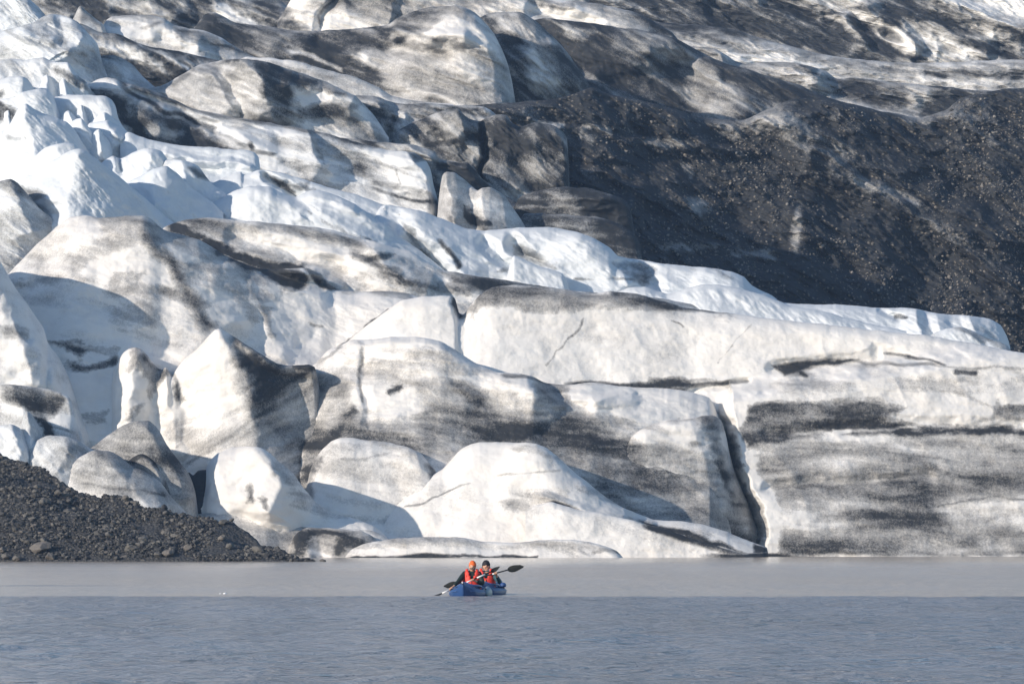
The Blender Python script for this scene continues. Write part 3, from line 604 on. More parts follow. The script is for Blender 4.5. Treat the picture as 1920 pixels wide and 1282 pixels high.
('v8', 'p', "905,240 960,245 965,290 930,310 910,300", 0, .16, 14), ('v8', 'p', "965,240 1060,250 1060,320 1040,270 1000,262 970,290", 0, .4, 10), ('v8', 'p', "975,262 1000,268 1000,282 980,285", 0, .8, 7), ('v8', 'p', "960,215 975,236 1000,232 975,245 955,240", 0, .9, 4), ('v8', 's', "750,262 745,245 762,235", 2, .2, 3), ('v8', 'p', "770,236 800,240 790,262 775,255", 0, .2, 9),
('v8', 'p', "740,236 790,225 830,230 820,240 790,238", 0, .5, 8), ('v8', 's', "940,340 1000,350 1060,340", 10, .3, 10), ('v9a', 's', "970,372 1060,380 1120,384 1180,380", 6, .75, 6), ('v9a', 'p', "1040,352 1080,354 1100,375 1060,372", 0, .25, 10), ('v9b', 'p', "1100,405 1190,430 1190,480 1150,440 1100,425", 0, .3, 10), ('v9b', 's', "980,402 1100,410 1160,425", 3, .2, 6),
('v0b', 'p', "600,200 625,195 640,215 670,232 640,240 610,235", 0, .85, 8), ('v0b', 's', "640,220 660,235 690,245", 3, .8, 4), ('v0b', 'p', "700,180 730,188 850,197 830,205 760,205 720,200", 0, .6, 7), ('v0b', 'p', "728,205 745,225 738,262 725,250", 0, .7, 7), ('v0b', 's', "800,196 870,199 930,206", 3, -.2, 4),
('v0b', 's', "850,205 880,212 905,205", 3, .75, 5),
('v2', 'p', "478,118 520,122 560,140 590,150 640,172 640,180 580,165 548,160 545,200 555,215 520,215 500,190 488,150", 0, .93, 9), ('v2', 'p', "555,200 600,195 640,190 680,190 650,215 600,225 560,220", 0, .8, 8), ('v2', 'p', "545,165 600,160 620,180 570,195", 0, -.5, 12), ('v2', 's', "362,128 395,145 415,170 440,200", 2.5, .3, 4), ('v2', 'p', "340,150 362,128 400,150 430,195 380,195 330,190", 0, .18, 14),
('v2', 's', "260,165 300,166 330,155 365,128", 3, .65, 4), ('v2', 's', "400,118 450,116", 2, .6, 3), ('v2', 's', "270,170 340,190 420,200 500,212 570,230", 2, .4, 3),
('vc', 's', "150,124 187,107 220,108", 3, .5, 5), ('vc', 'p', "225,110 250,124 275,150 290,165 250,150", 0, .4, 10), ('v3', 's', "455,112 520,120 600,142 680,165", 3, .3, 4), ('v3', 'p', "700,168 740,178 830,194 760,194", 0, .35, 5),
('vb', 'p', "150,44 186,60 200,80 190,100 160,90", 0, -.4, 14), ('vb', 'p', "235,100 265,105 275,120 250,118", 0, -.55, 8), ('vb', 'p', "290,115 310,118 310,135 292,135", 0, -.45, 8), ('vb', 'p', "320,100 400,110 440,122 400,150 350,130 330,112", 0, -.45, 12), ('vb', 's', "262,80 300,100 350,128", 2, -.5, 4), ('vb', 'p', "190,75 230,85 240,105 200,100", 0, -.35, 10),
('vb', 'p', "380,100 460,120 480,130 430,128", 0, .2, 8), ('va', 's', "200,37 215,32 250,28", 3, .4, 4), ('va', 's', "265,52 285,45 310,38", 2, .5, 3), ('va', 's', "335,65 345,75 380,80", 4, .6, 6), ('va', 's', "280,85 330,95 372,102", 4, .35, 6), ('va', 'p', "320,45 400,62 450,100 420,90 360,70 330,60", 0, .6, 8), ('va', 's', "380,90 400,95 420,110", 4, .4, 6),
('v0', 's', "150,14 170,30 190,48", 2, .5, 4),
('W', 'p', "360,10 430,40 500,50 600,57 725,50 770,68 745,85 690,95 670,110 690,130 740,175 700,170 640,150 560,120 480,110 400,105 340,70", 0, .82, 9), ('W', 'p', "560,75 640,78 660,110 640,150 600,140 560,110", 0, .97, 9), ('W', 's', "540,95 590,105 640,130", 3, -.55, 5), ('W', 's', "730,70 760,62 800,68", 3, -.3, 5),
('W', 'p', "735,30 760,25 800,17 835,20 820,45 790,60 750,58 728,48", 0, .68, 10), ('W', 's', "760,60 800,66 840,78 880,96 900,100", 4, .7, 6), ('W', 'p', "735,75 800,75 850,100 860,108 800,95 760,95", 0, .5, 9), ('W', 'p', "640,100 700,95 740,110 720,170 680,165 650,140", 0, .3, 14), ('W', 'p', "900,110 950,130 962,188 930,190 900,160", 0, .25, 16),
('W', 's', "820,132 830,134", 5, .5, 6), ('W', 's', "840,135 850,140", 5, .5, 6), ('W', 's', "895,140 920,138", 4, .5, 6), ('W', 's', "860,180 900,188 950,190", 3, .5, 4), ('W', 's', "770,66 860,60 930,90", 5, -.2, 7),
('lob', 'p', "905,30 935,55 990,75 1020,82 1050,90 1085,130 1110,165 1110,200 960,200 945,150 940,100 920,60", 0, .9, 9), ('lob', 'p', "975,90 1005,85 1030,130 1050,165 1010,180 995,160 990,120", 0, -.5, 12), ('lob', 'p', "925,20 1000,36 1045,78 1080,110 1060,105 1010,78 960,60 930,40", 0, -.1, 6), ('lob', 'p', "930,50 975,60 985,78 950,75", 0, .2, 6),
('v6', 'p', "995,40 1040,75 1085,120 1120,170 1200,185 1260,195 1280,180 1240,150 1200,150 1160,110 1100,70 1040,40", 0, .16, 14), ('v6', 'p', "1005,42 1050,48 1060,70 1090,90 1080,110 1040,75", 0, .6, 8), ('v6', 'p', "1050,45 1120,58 1090,75 1060,62", 0, -.3, 7), ('v6', 'p', "1280,125 1370,150 1400,200 1340,215 1290,190", 0, -.24, 22), ('v6', 'p', "1205,30 1245,38 1245,60 1210,60", 0, .9, 6),  # first patch paints the grey of the shaded lobe
('v6', 's', "1350,135 1420,152 1500,176 1560,188", 6, .55, 8), ('v6', 'p', "1400,160 1500,180 1530,200 1440,200", 0, .3, 10), ('v6', 's', "1250,110 1262,145", 5, .3, 8),
('v5', 's', "1310,102 1330,110", 6, .85, 6), ('v5', 'p', "1375,125 1400,130 1395,140 1380,138", 0, .85, 5), ('v5', 'p', "1500,120 1530,125 1535,142 1520,142", 0, .85, 5), ('v5', 's', "1360,120 1380,120", 2, .3, 3), ('v5', 's', "1560,165 1640,180 1680,200", 8, .4, 10), ('v5', 's', "1640,150 1700,160", 4, .45, 5), ('v5', 's', "1736,158 1770,162", 4, .9, 4), ('v5', 'p', "1740,165 1990,170 1990,260 1740,260", 0, .7, 10), ('v5', 'p', "1690,165 1740,170 1750,200 1700,200", 0, -.2, 10),
('v4', 's', "1270,60 1400,92 1500,108 1600,116", 4, .45, 7), ('v4', 's', "1300,60 1360,80", 2, .4, 4), ('v4', 's', "1400,88 1560,118 1660,130 1740,136", 4, .6, 6), ('v4', 's', "1730,132 1790,136 1920,138", 6, .6, 8), ('v4', 'p', "1780,132 1810,130 1850,140 1920,134 1920,148 1830,148", 0, .85, 5), ('v4', 's', "1735,134 1770,142", 4, .8, 5), ('v4', 's', "1730,156 1770,156", 3, .7, 4), ('v4', 's', "1180,40 1260,75", 8, .5, 10), ('v4', 's', "1600,130 1700,150", 5, .3, 8), ('v4', 's', "1360,95 1420,110 1500,116", 8, -.1, 10),
('v7', 'p', "1060,262 1130,262 1200,275 1300,272 1200,290 1150,300 1120,360 1060,360", 0, .2, 12), ('v7', 's', "1000,228 1030,232 1055,234", 3, -0.53, 7), ('v7', 's', "1085,240 1120,242 1150,248", 4, -0.43, 9), ('v7', 's', "1085,255 1110,262", 4, -0.25, 9), ('v7', 's', "1210,262 1250,268 1310,270", 5, -0.28, 9),
('v7', 'p', "1290,370 1325,370 1335,400 1310,412 1285,395", 0, -0.37, 12), ('v7', 's', "1497,385 1497,420 1500,470", 6, -0.37, 11), ('v7', 'p', "1330,222 1440,204 1500,190 1480,230 1420,260 1360,250", 0, -0.22, 26), ('v7', 's', "1230,222 1320,232 1380,262", 7, -0.12, 16), ('v7', 'p', "1680,205 1740,200 1760,225 1700,240", 0, -0.34, 20), ('v7', 's', "1540,182 1620,196 1700,215", 4, -0.25, 11),
('v7', 's', "1280,312 1290,325", 4, -0.31, 10), ('v7', 's', "1600,340 1660,355 1720,375", 4, -0.19, 12), ('v7', 'p', "1760,190 1900,180 1920,260 1800,280", 0, -0.07, 24), ('v7', 'p', "1810,165 1840,168 1870,200 1840,205", 0, -0.19, 14), ('v7', 'p', "1180,380 1240,440 1350,450 1460,490 1560,500 1620,470 1640,520 1610,580 1180,560", 0, .25, 10),  # last patch paints overhang shade onto the cliff band
('v7', 's', "1240,462 1280,457 1340,460", 5, -0.28, 10), ('v7', 's', "1380,472 1420,474 1460,486", 7, -0.31, 11), ('v7', 'p', "960,195 1080,180 1130,200 1100,230 1000,225", 0, -0.06, 20), ('v7', 'p', "1560,265 1600,275 1600,300 1570,300", 0, -0.15, 18),
('tl', 'p', "58,-20 150,-20 200,10 196,56 150,44 110,30 80,20", 0, .85, 8), ('tl', 'p', "190,30 200,20 340,20 400,60 330,45 290,30 210,30", 0, .55, 8), ('tl', 'p', "310,-20 380,-10 400,20 420,40 380,30 330,25", 0, .5, 12), ('tl', 'p', "400,5 420,0 440,20 470,40 480,60 440,40 410,30", 0, -.5, 8), ('tl', 'p', "470,0 500,0 540,30 560,60 500,50", 0, .8, 8),
('tl', 's', "330,10 345,20", 5, -.3, 7), ('tm', 'p', "480,0 520,-10 545,15 560,40 575,60 500,60", 0, .85, 9), ('tm', 's', "600,55 598,30 615,10 630,0", 1.6, .7, 2.5), ('tm', 's', "545,34 580,18 625,0", 1.5, .4, 3), ('tm', 'p', "700,0 760,-5 800,10 760,20 740,40 725,45 735,20", 0, .42, 10), ('tm', 's', "650,0 656,10", 3, .5, 5),
('tm', 'p', "980,-10 1075,8 1080,18 1040,16 1000,5", 0, .75, 6), ('tm', 'p', "1075,0 1190,20 1200,45 1120,30 1080,15", 0, .2, 10), ('tm', 'p', "1060,0 1140,0 1250,40 1240,55 1190,30 1100,10", 0, .7, 10), ('tm', 's', "800,5 900,0 980,5", 6, .2, 10), ('tm', 's', "870,14 890,24", 3, .5, 5), ('tm', 's', "990,22 1035,18", 6, .1, 5),
('r3', 'p', "1240,0 1330,0 1380,40 1420,62 1340,50 1260,30", 0, -.2, 20), ('r3', 's', "1340,10 1370,30 1400,50", 7, .6, 9), ('r3', 's', "1430,5 1500,28 1560,40", 9, .45, 12), ('r3', 'p', "1380,50 1440,36 1500,40 1560,60 1600,90 1560,105 1460,85", 0, .42, 14), ('r3', 'p', "1540,-20 1615,-10 1610,12 1570,22 1555,15 1540,0", 0, -.45, 5),
('r3', 'p', "1572,22 1600,20 1625,24 1655,35 1680,50 1700,72 1718,95 1716,104 1690,100 1665,85 1645,65 1620,40 1590,30", 0, -.62, 5), ('r3', 'p', "1548,30 1568,27 1590,42 1610,62 1626,80 1605,72 1585,58 1570,38", 0, -.55, 5), ('r3', 's', "1595,32 1620,50 1645,82", 5, .7, 5), ('r3', 'p', "1690,30 1760,45 1810,70 1860,105 1760,112 1720,90 1700,60", 0, -.4, 9),
('r3', 'p', "1620,5 1720,0 1790,30 1830,45 1800,55 1720,30 1650,25", 0, .42, 9), ('r3', 'p', "1760,0 1880,-20 1990,20 1990,70 1900,50 1830,30", 0, -.48, 7), ('r3', 'p', "1805,48 1830,40 1870,50 1990,110 1920,95 1860,75", 0, -.4, 7), ('r3', 's', "1790,60 1850,85 1920,112", 8, .4, 8), ('r3', 's', "1740,84 1780,92", 5, .6, 6),
]
# melt folds: (height m, dip of the folds, spacing m)
FOLD = dict(v7=(1.9, .55, 4.4), r3=(1.4, .45, 3.6), v4=(.6, .15, 2.2), v5=(1.0, .25, 2.6), v6=(1.0, .5, 4.0), lob=(.7, .7, 3.0), W=(.6, .35, 3.2), tm=(.7, .3, 3.5), tl=(1.0, .4, 3.2),
            v1=(.7, .3, 2.6), v1c=(.7, .3, 2.2), v8=(.7, .7, 2.2), v9a=(.4, .1, 1.6), v9b=(.4, .1, 1.8), v0b=(.7, .3, 1.8), v2=(.4, .4, 2.6), vb=(.7, .45, 2.0), va=(.4, .2, 2.0), sr7=(.5, .5, 2.4), vc=(.3, .3, 2),
            s=(.45, .06, 2.6), mc=(.3, .1, 2.4), t=(.16, .03, 2.6), p=(.3, .25, 2.6), q=(.35, .3, 2.0), r=(.15, -.5, 2.5), ur=(.45, .5, 2.4), u5a=(.35, .4, 2.2), u5b=(.4, .3, 2.0), u4=(.3, .15, 1.8), u0=(.5, .6, 2.0), top=(1.2, .4, 3.2))
HOLLOW = dict(v7=.17, r3=.42, v4=.3, v5=.3, v6=.22, lob=.25, W=.22, tm=.22, tl=.34, v1=.24, v1c=.3, v8=.14, v9a=.2, v9b=.2, v0b=.32, v2=.2, vb=.4, va=.16, s=.22, mc=.24, t=.10, p=.10, q=.2, u0=.2, d=.1, top=.4, vc=.15)
DIRT_GREY = dict(v8=.10, v9a=.22, v9b=.24, v1c=.16, v1=.08, v0b=.16, v2=.12, W=.12, lob=.16, v6=.18, v5=.18, v4=.16, tl=.16, tm=.12, r3=.16, s=.06, mc=.1, va=.08, vc=.12, v3=.08, sr7=.04)  # extra dirt per ridge, plain darkening for the grey slabs
def fbm2(px, py, sc, seed, octs=4):
    return fbm(px / sc, py / sc * 1.6, None, octs, seed)

def bbox_mask(pts, x, y, pad):
    return (x > pts[:, 0].min() - pad) & (x < pts[:, 0].max() + pad) & (y > pts[:, 1].min() - pad) & (y < pts[:, 1].max() + pad)

glacier = bpy.data.objects.new('glacier', None); COL.objects.link(glacier)
glacier.location = (0, 400, 0)
tag(glacier, kind='structure')
GL_INV = Matrix.Translation((0, -400, 0))
SURF = {}
STEP = 2.0

def build_layer(key, spec, idx):
    name, Yc, slope, rpx, rm, tone, dirt0, grit, bottom, crest = spec
    pts = P(crest)
    xs = np.arange(pts[0, 0], pts[-1, 0] + .01, STEP)
    cy = interp(pts, xs)
    # the ridges run on beyond the frame
    bot = np.full_like(xs, bottom)
    if pts[-1, 0] >= 1920 or key == 'ur':
        e = pts[-1, 0] + 24 * np.arange(1, 44); xs = np.concatenate([xs, e]); bot = np.concatenate([bot, np.minimum(1062, bottom + (e - e[0]) * 4)])
        cy = np.concatenate([cy, cy[-1] + (e - e[0]) * (.03 if cy[-1] > 300 else .01) + 14 * fbm(e / 160, e * 0, None, 3, idx + 7) - 14 * fbm(e[:1] / 160, e[:1] * 0, None, 3, idx + 7)])
    if pts[0, 0] <= -20 and key != 'spire':
        e = pts[0, 0] - 24 * np.arange(43, 0, -1); xs = np.concatenate([e, xs]); bot = np.concatenate([np.minimum(1062, bottom + (e[-1] - e) * 4), bot])
        cy = np.concatenate([cy[0] + 16 * fbm(e / 160, e * 0, None, 3, idx + 7) - 16 * fbm(e[-1:] / 160, e[-1:] * 0, None, 3, idx + 7), cy])
    cy = cy + fbm(xs / 22, xs * 0 + idx * 3.7, None, 3, idx) * 1.1
    if isinstance(Yc, str):
        yp = np.array([[float(a) for a in t.split(':')] for t in Yc.split()])
        yc = np.interp(xs, yp[:, 0], yp[:, 1])
    else:
        yc = np.full_like(xs, Yc)
    H = np.maximum(bot - cy, 4.0)
    near = np.array([0, .4, 1.0, 1.8, 2.8, 4, 5.5, 7.2, 9])
    far = np.arange(1, int(H.max() / STEP) + 2) / float(int(H.max() / STEP) + 1)
    nf = int((H.max() - 9) / STEP) + 2
    tt = np.linspace(0, 1, max(nf, 3))[1:]
    rows = []
    for q in near: rows.append(np.minimum(q, H * (q / 12.0)))
    q9 = rows[-1]
    for t in tt: rows.append(q9 + (H - q9) * t)
    Q = np.array(rows)
    PX = np.broadcast_to(xs, Q.shape).copy()
    PY = cy[None, :] + Q
    # distance below the crest measured square to it, so flanks curve away too
    g = np.gradient(cy, xs)
    kern = np.hanning(9); kern /= kern.sum()
    g = np.convolve(np.pad(g, 4, 'edge'), kern, 'valid')
    Qn = Q / np.sqrt(1 + g * g)[None, :]
    mpp = yc[None, :] / FPX
    D = yc[None, :] - slope * np.minimum(Q, 420) * mpp - rm * np.sqrt(1 - (1 - np.clip(Qn / (rpx * 1.6), 0, 1)) ** 2)
    for (ls, rp, amp, wl, wr) in REL:
        if ls != key: continue
        rp = P(rp)
        m = bbox_mask(rp, PX, PY, max(wl, wr) * 1.4)
        if not m.any(): continue
        x = PX[m] + 5 * fbm2(PX[m], PY[m], 40, 31, 3); y = PY[m] + 5 * fbm2(PX[m], PY[m], 40, 57, 3)
        a, b = rp[0], rp[-1]
        if a[1] > b[1]: rp = rp[::-1]
        d, sd_, pos = polyline_dist(rp, x, y)
        left = sd_ < 0
        w = np.where(left, wl, wr)
        u = np.clip(d / w, 0, 1)
        core = np.sqrt(u * u + 0.0016) - 0.04
        prof = np.clip(1 - core, 0, 1) * (1 - .5 * sstep(.55, 1., u))
        v0 = rp[1] - rp[0]; v0 = v0 / np.hypot(*v0); v1 = rp[-1] - rp[-2]; v1 = v1 / np.hypot(*v1)
        over = np.maximum(-((x - rp[0][0]) * v0[0] + (y - rp[0][1]) * v0[1]), (x - rp[-1][0]) * v1[0] + (y - rp[-1][1]) * v1[1])
        prof = prof * sstep(max(45.0, .5 * min(wl, wr)), 0, over)
        D[m] -= amp * prof
    # natural unevenness of melting ice
    X, Yw, Z = at(PX, PY, D)
    rough = 1.0 if dirt0 < .7 else 1.5
    n1 = fbm(X / 5.5, D / 5.5, Z / 3.8, 3, 11)
    n2 = fbm(X / 1.3, D / 1.3, Z / 1.0, 4, 23, .6)
    rid = 1 - np.abs(fbm(X / 3.1 + Z * .12, D / 3.1, Z / 6.0, 3, 71))
    fade = np.clip(Qn / 10, .12, 1)
    fa, ph, fw = FOLD.get(key, (.3, .8, 1.6) if tone > .5 else (.13, .2, 2.6))
    cu, su = math.cos(ph), math.sin(ph)
    uu = X * cu - Z * su; vv = X * su + Z * cu
    f0 = fbm(uu / (fw * 3.2) + idx, D / 14, vv / fw, 4, 90, .5)
    f1 = 1 - 2 * np.abs(fbm(uu / (fw * 2.2) - idx, D / 9, vv / (fw * .8), 3, 131, .5))
    f2 = 1 - 2 * np.abs(fbm(uu / (fw * 1.1) + 3 * idx, D / 6, (vv + f0 * .5) / (fw * .34), 4, 171, .55))
    hf = .30 if D.mean() > 494 else .16
    fold = f0 * .75 + f1 * .35 + f2 * hf
    D = D - fold * fa * fade
    D = D - (n1 * (.12 if key == 't' else .24) + n2 * (.09 if tone > .5 else .19 if key == 'v7' else .055) * rough + (rid - .7) * .14) * fade
    X, Yw, Z = at(PX, PY, D)
    # debris cover, with painted shade in the same density
    wx = PX + 10 * fbm2(PX, PY * .6, 34, 5) + 2.2 * fbm2(PX, PY, 6, 8, 3)
    wy = PY + 5 * fbm2(PX * .5, PY, 26, 6) + 1.8 * fbm2(PX, PY, 6, 9, 3)
    fx = PX + 4.5 * fbm2(PX, PY, 34, 5, 5); fy = PY + 3.0 * fbm2(PX, PY, 34, 6, 5)
    dd = np.full_like(PX, dirt0 + .03 + DIRT_GREY.get(key, 0.0) + (.07 if D.mean() > 494 else 0))
    for (ls, kd, dp, w, st, fe) in DIRT:
        if ls != key: continue
        dp = P(dp)
        m = bbox_mask(dp, PX, PY, w + fe + 22)
        if not m.any(): continue
        thin = fe <= 5
        ax, ay = (fx, fy) if thin else (wx, wy)
        if kd == 'p':
            s_ = poly_sd(dp, ax[m], ay[m]); f = sstep(fe, -fe, s_)
        else:
            s_, _, pos = polyline_dist(dp, ax[m], ay[m]); f = sstep(w + fe, max(w - fe * .5, 0), s_) * sstep(-.02, .08, pos + .03) 
        cur = dd[m]
        if st > .75: st = .75 + (st - .75) * .6
        if st >= 0: dd[m] = cur + (np.maximum(st, cur + st * .25) - cur) * f
        else: dd[m] = cur + st * f
    sw = fbm(uu / 7.0, D / 20, vv / 2.5, 3, 210) * .5
    streak = fbm(uu / 5.0, D / 15, (vv + sw) / .75, 5, 220, .62)
    band = fbm(uu / 11.0, D / 20, (vv + sw * 1.6) / 2.2, 4, 230, .55)
    gate = sstep(.0, .2, dd)
    dd = dd + (streak * .17 + band * .15) * (gate * .9 + .03) * (.5 if key == 'v7' else 1)
    dd = dd - fold * HOLLOW.get(key, .02)
    # wet, undercut foot at the water
    wet = sstep(.30, .10, Z + fbm(X / 2.0, D / 2.0, None, 3, 61) * .12) * sstep(-.35, .15, vnoise(X / 6.0, X * 0, X * 0, 62))
    dd = np.maximum(dd, .85 * wet)
    dd = np.clip(dd, 0, 1)
    # back slope
    zt, yt, xt = Z[0], Yw[0], X[0]
    bx, by, bz, bd = [], [], [], []
    ang = (zt - CAM_H) / yt
    for dist, drop in ((22, 9.0), (14, 3.6), (8, 1.5), (4, .5), (2, .18), (.9, .05), (.3, .01)):
        k = (yt + dist) / yt
        bx.append(xt * k); by.append(yt + dist); bz.append(zt + ang * dist * .5 - drop * min(1, .3 + slope)); bd.append(dd[0])
    X = np.vstack([np.array(bx), X]); Yw = np.vstack([np.array(by), Yw]); Z = np.vstack([np.array(bz), Z]); dd = np.vstack([np.array(bd), dd])
    o = mesh_from_grid(name, X, Yw - 400, Z, ICE, {'dirt_shade': dd, 'tone': np.full_like(dd, tone), 'grit': np.full_like(dd, grit)}, glacier)
    SURF[key] = (X, Yw, Z, dd)
    return o

# many small seracs stepping down through the icefall, upper left
_r = np.random.default_rng(31)
for _n, (_x, _y) in enumerate([(66, 268), (112, 262), (96, 236), (182, 250), (30, 236), (128, 214), (150, 206), (14, 214), (86, 150), (120, 152), (28, 124), (62, 96), (104, 88), (196, 216)]):
    _w = float(_r.uniform(18, 36)); _ht = float(_r.uniform(10, 20)); _s0 = float(_r.uniform(-.3, .25))
    _c = ' '.join('%.0f,%.0f' % (_x + a * _w, _y + _ht * b) for a, b in ((-1.25, 2.2), (-1, 1.05), (-.55, .35 + .2 * _s0), (-.2 + _s0 * .4, -.3), (.05 + _s0 * .5, -.5), (.3 + _s0 * .4, -.2), (.6, .4), (1, 1.1), (1.3, 2.2)))
    LAY['z%d' % _n] = ('ice_peak', 477.5 + (230 - _y) * .19, .8, 7, .7, .85, .02, 0, int(_y + 50), _c)
    REL.append(('z%d' % _n, '%.0f,%.0f %.0f,%.0f %.0f,%.0f' % (_x + _s0 * 10, _y - _ht * .5, _x + 4, _y + 14, _x + 8, _y + 34), 1.6, _w * .8, _w))
for _i, (_k, _s) in enumerate(LAY.items()):
    build_layer(_k, _s, _i)

# ------------------------------------------------------------------ the lake
def lake_material():
    t = NT('lake_water')
    tc = t.n('TexCoord').outputs['Object']
    sep = t.n('SeparateXYZ'); t.l(tc, sep.inputs[0])
    # the wind only reaches the near part of the lake: ruffled there, slick under the ice front
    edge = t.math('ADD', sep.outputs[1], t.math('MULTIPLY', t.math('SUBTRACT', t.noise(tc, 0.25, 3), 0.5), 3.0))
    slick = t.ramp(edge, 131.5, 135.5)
    col = t.mix(slick, (0.27, 0.27, 0.30), (0.60, 0.50, 0.40))  # reflected sky and pale ice put into the two base colours
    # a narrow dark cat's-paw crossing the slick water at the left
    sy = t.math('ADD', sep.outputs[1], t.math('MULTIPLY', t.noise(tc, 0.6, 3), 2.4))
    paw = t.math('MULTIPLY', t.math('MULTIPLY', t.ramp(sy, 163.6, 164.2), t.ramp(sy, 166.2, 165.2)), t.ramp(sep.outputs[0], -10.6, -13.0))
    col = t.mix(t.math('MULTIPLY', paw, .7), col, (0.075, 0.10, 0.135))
    t.l(col, t.b.inputs['Base Color'])
    t.b.inputs['IOR'].default_value = 1.33; t.b.inputs['Specular IOR Level'].default_value = .4
    r = t.n('MapRange'); t.l(slick, r.inputs[0]); r.inputs[3].default_value = 0.2; r.inputs[4].default_value = 0.25
    shore = t.ramp(sep.outputs[1], 200, 345)
    t.l(t.math('SUBTRACT', r.outputs[0], t.math('MULTIPLY', shore, 0.17)), t.b.inputs['Roughness'])
    w1 = t.noise(t.mapping(tc, (2.0, 2.2, 1)), 1.0, 4, 0.6, 0.3)
    w2 = t.noise(t.mapping(tc, (4.5, 4.5, 1)), 1.0, 4, 0.65, 0.2)
    w3 = t.ramp(t.noise(t.mapping(tc, (1.5, 3.6, 1)), 1.0, 2, 0.5, 0.4), .55, .68)
    h = t.math('ADD', t.math('ADD', w1, t.math('MULTIPLY', w2, 0.35)), t.math('MULTIPLY', w3, .8))
    patch = t.ramp(t.noise(t.mapping(tc, (0.10, 0.03, 1)), 1.0, 3), .35, .65)
    h = t.math('MULTIPLY', h, t.math('ADD', t.math('MULTIPLY', patch, .7), .5))
    st = t.n('MapRange'); t.l(slick, st.inputs[0]); st.inputs[3].default_value = 1.0; st.inputs[4].default_value = 0.45
    bp = t.bump(h, 0.5, 0.6); t.l(t.math('MULTIPLY', st.outputs[0], t.math('SUBTRACT', 1.0, t.math('MULTIPLY', shore, .8))), bp.inputs['Strength'])
    t.l(bp.outputs[0], t.b.inputs['Normal'])
    return t.m
def build_lake():
    # rows get wider with distance; real wavelets near the camera
    ys = [6.0]
    while ys[-1] < 470: ys.append(ys[-1] * 1.0045 + .02)
    ys = np.array([-60, -20, 0] + ys)
    u = np.linspace(-1, 1, 260)
    u = np.concatenate([[-9, -3], u, [3, 9]])
    Yg = np.repeat(ys[:, None], len(u), 1)
    Xg = u[None, :] * (12 + Yg.clip(0) * .12)
    amp = 0.03 * sstep(138, 128, Yg) + .003
    Zg = amp * fbm(Xg / .9, Yg / 1.6, None, 3, 3) * (np.abs(u) < 1.5)[None, :]
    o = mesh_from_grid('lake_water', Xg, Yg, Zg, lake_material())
    tag(o, kind='structure')
build_lake()

# thin air between the camera and the far ice
def build_haze():
    bm = bmesh.new(); bmesh.ops.create_cube(bm, size=1)
    bmesh.ops.scale(bm, vec=(900, 1300, 110), verts=bm.verts)
    bmesh.ops.translate(bm, vec=(0, 550, 45), verts=bm.verts)
    me = bpy.data.meshes.new('haze'); bm.to_mesh(me); bm.free()
    o = bpy.data.objects.new('haze', me); COL.objects.link(o); tag(o, kind='stuff')
    o['label'] = 'thin bluish air over the lake and the glacier'
    m = bpy.data.materials.new('haze'); m.use_nodes = True; nt = m.node_tree
    nt.nodes.clear(); out = nt.nodes.new('ShaderNodeOutputMaterial'); v = nt.nodes.new('ShaderNodeVolumePrincipled')
    v.inputs['Color'].default_value = (.46, .66, .98, 1); v.inputs['Density'].default_value = 0.00019; v.inputs['Anisotropy'].default_value = .2
    nt.links.new(v.outputs[0], out.inputs['Volume'])
    me.materials.append(m)
build_haze()

# ------------------------------------------------------------------ gravel bank in the left foreground, with its rocks
def gravel_material():
    t = NT('bank_gravel')
    tc = t.n('TexCoord').outputs['Object']
    c = t.mix(t.noise(tc, 1.1, 5, 0.65), (0.030, 0.033, 0.038), (0.085, 0.083, 0.08))
    v = t.n('TexVoronoi'); v.inputs['Scale'].default_value = 5.5; t.l(tc, v.inputs['Vector'])
    vc = t.n('SeparateColor'); t.l(v.outputs['Color'], vc.inputs[0])
    c2 = t.mix(t.math('MULTIPLY', t.ramp(v.outputs['Distance'], .5, .2), t.ramp(vc.outputs[1], .5, 1.)), c, (0.19, 0.175, 0.155))
    t.l(c2, t.b.inputs['Base Color']); t.b.inputs['Roughness'].default_value = .9
    b = t.bump(t.math('ADD', t.noise(tc, 6, 5, .7), t.math('MULTIPLY', v.outputs['Distance'], -1.2)), .9, .12)
    t.l(b.outputs[0], t.b.inputs['Normal'])
    return t.m
def rock_material(name, a, b):
    t = NT(name)
    tc = t.n('TexCoord').outputs['Object']
    gi = t.n('NewGeometry').outputs['Random Per Island']
    f = t.math('ADD', t.math('MULTIPLY', gi, .75), t.math('MULTIPLY', t.noise(tc, 7, 4, .7), .4))
    t.l(t.mix(t.ramp(f, .35, 1.05), a, b), t.b.inputs['Base Color'])
    t.b.inputs['Roughness'].default_value = .9
    bp = t.bump(t.noise(tc, 9, 4, .7), .5, .06); t.l(bp.outputs[0], t.b.inputs['Normal'])
    return t.m
GRAVEL = gravel_material()
ROCK = rock_material('bank_rock', (0.028, 0.030, 0.034), (0.165, 0.155, 0.14))
ROCK_PALE = rock_material('pale_rock', (0.07, 0.068, 0.066), (0.19, 0.17, 0.15))

ROCK_SLOPE = rock_material('slope_rock', (0.05, 0.05, 0.05), (0.30, 0.275, 0.245))
def base_rock(seed, sub=2, rough=.22, flat=.75):
    """an angular stone: icosphere cut by random planes"""
    bm = bmesh.new(); bmesh.ops.create_icosphere(bm, subdivisions=sub, radius=1)
    r = np.random.default_rng(seed)
    co = np.array([v.co[:] for v in bm.verts])
    for k in range(9):
        n = r.normal(size=3); n /= np.linalg.norm(n); dlim = r.uniform(.55, .9)
        e = co @ n; over = np.maximum(e - dlim, 0); co -= over[:, None] * n
    co *= 1 + rough * .4 * fbm(co[:, 0] * 2 + seed, co[:, 1] * 2, co[:, 2] * 2, 2, seed)[:, None]
    co[:, 2] *= flat
    f = np.array([[v.index for v in fc.verts] for fc in bm.faces]); bm.free()
    return co, f

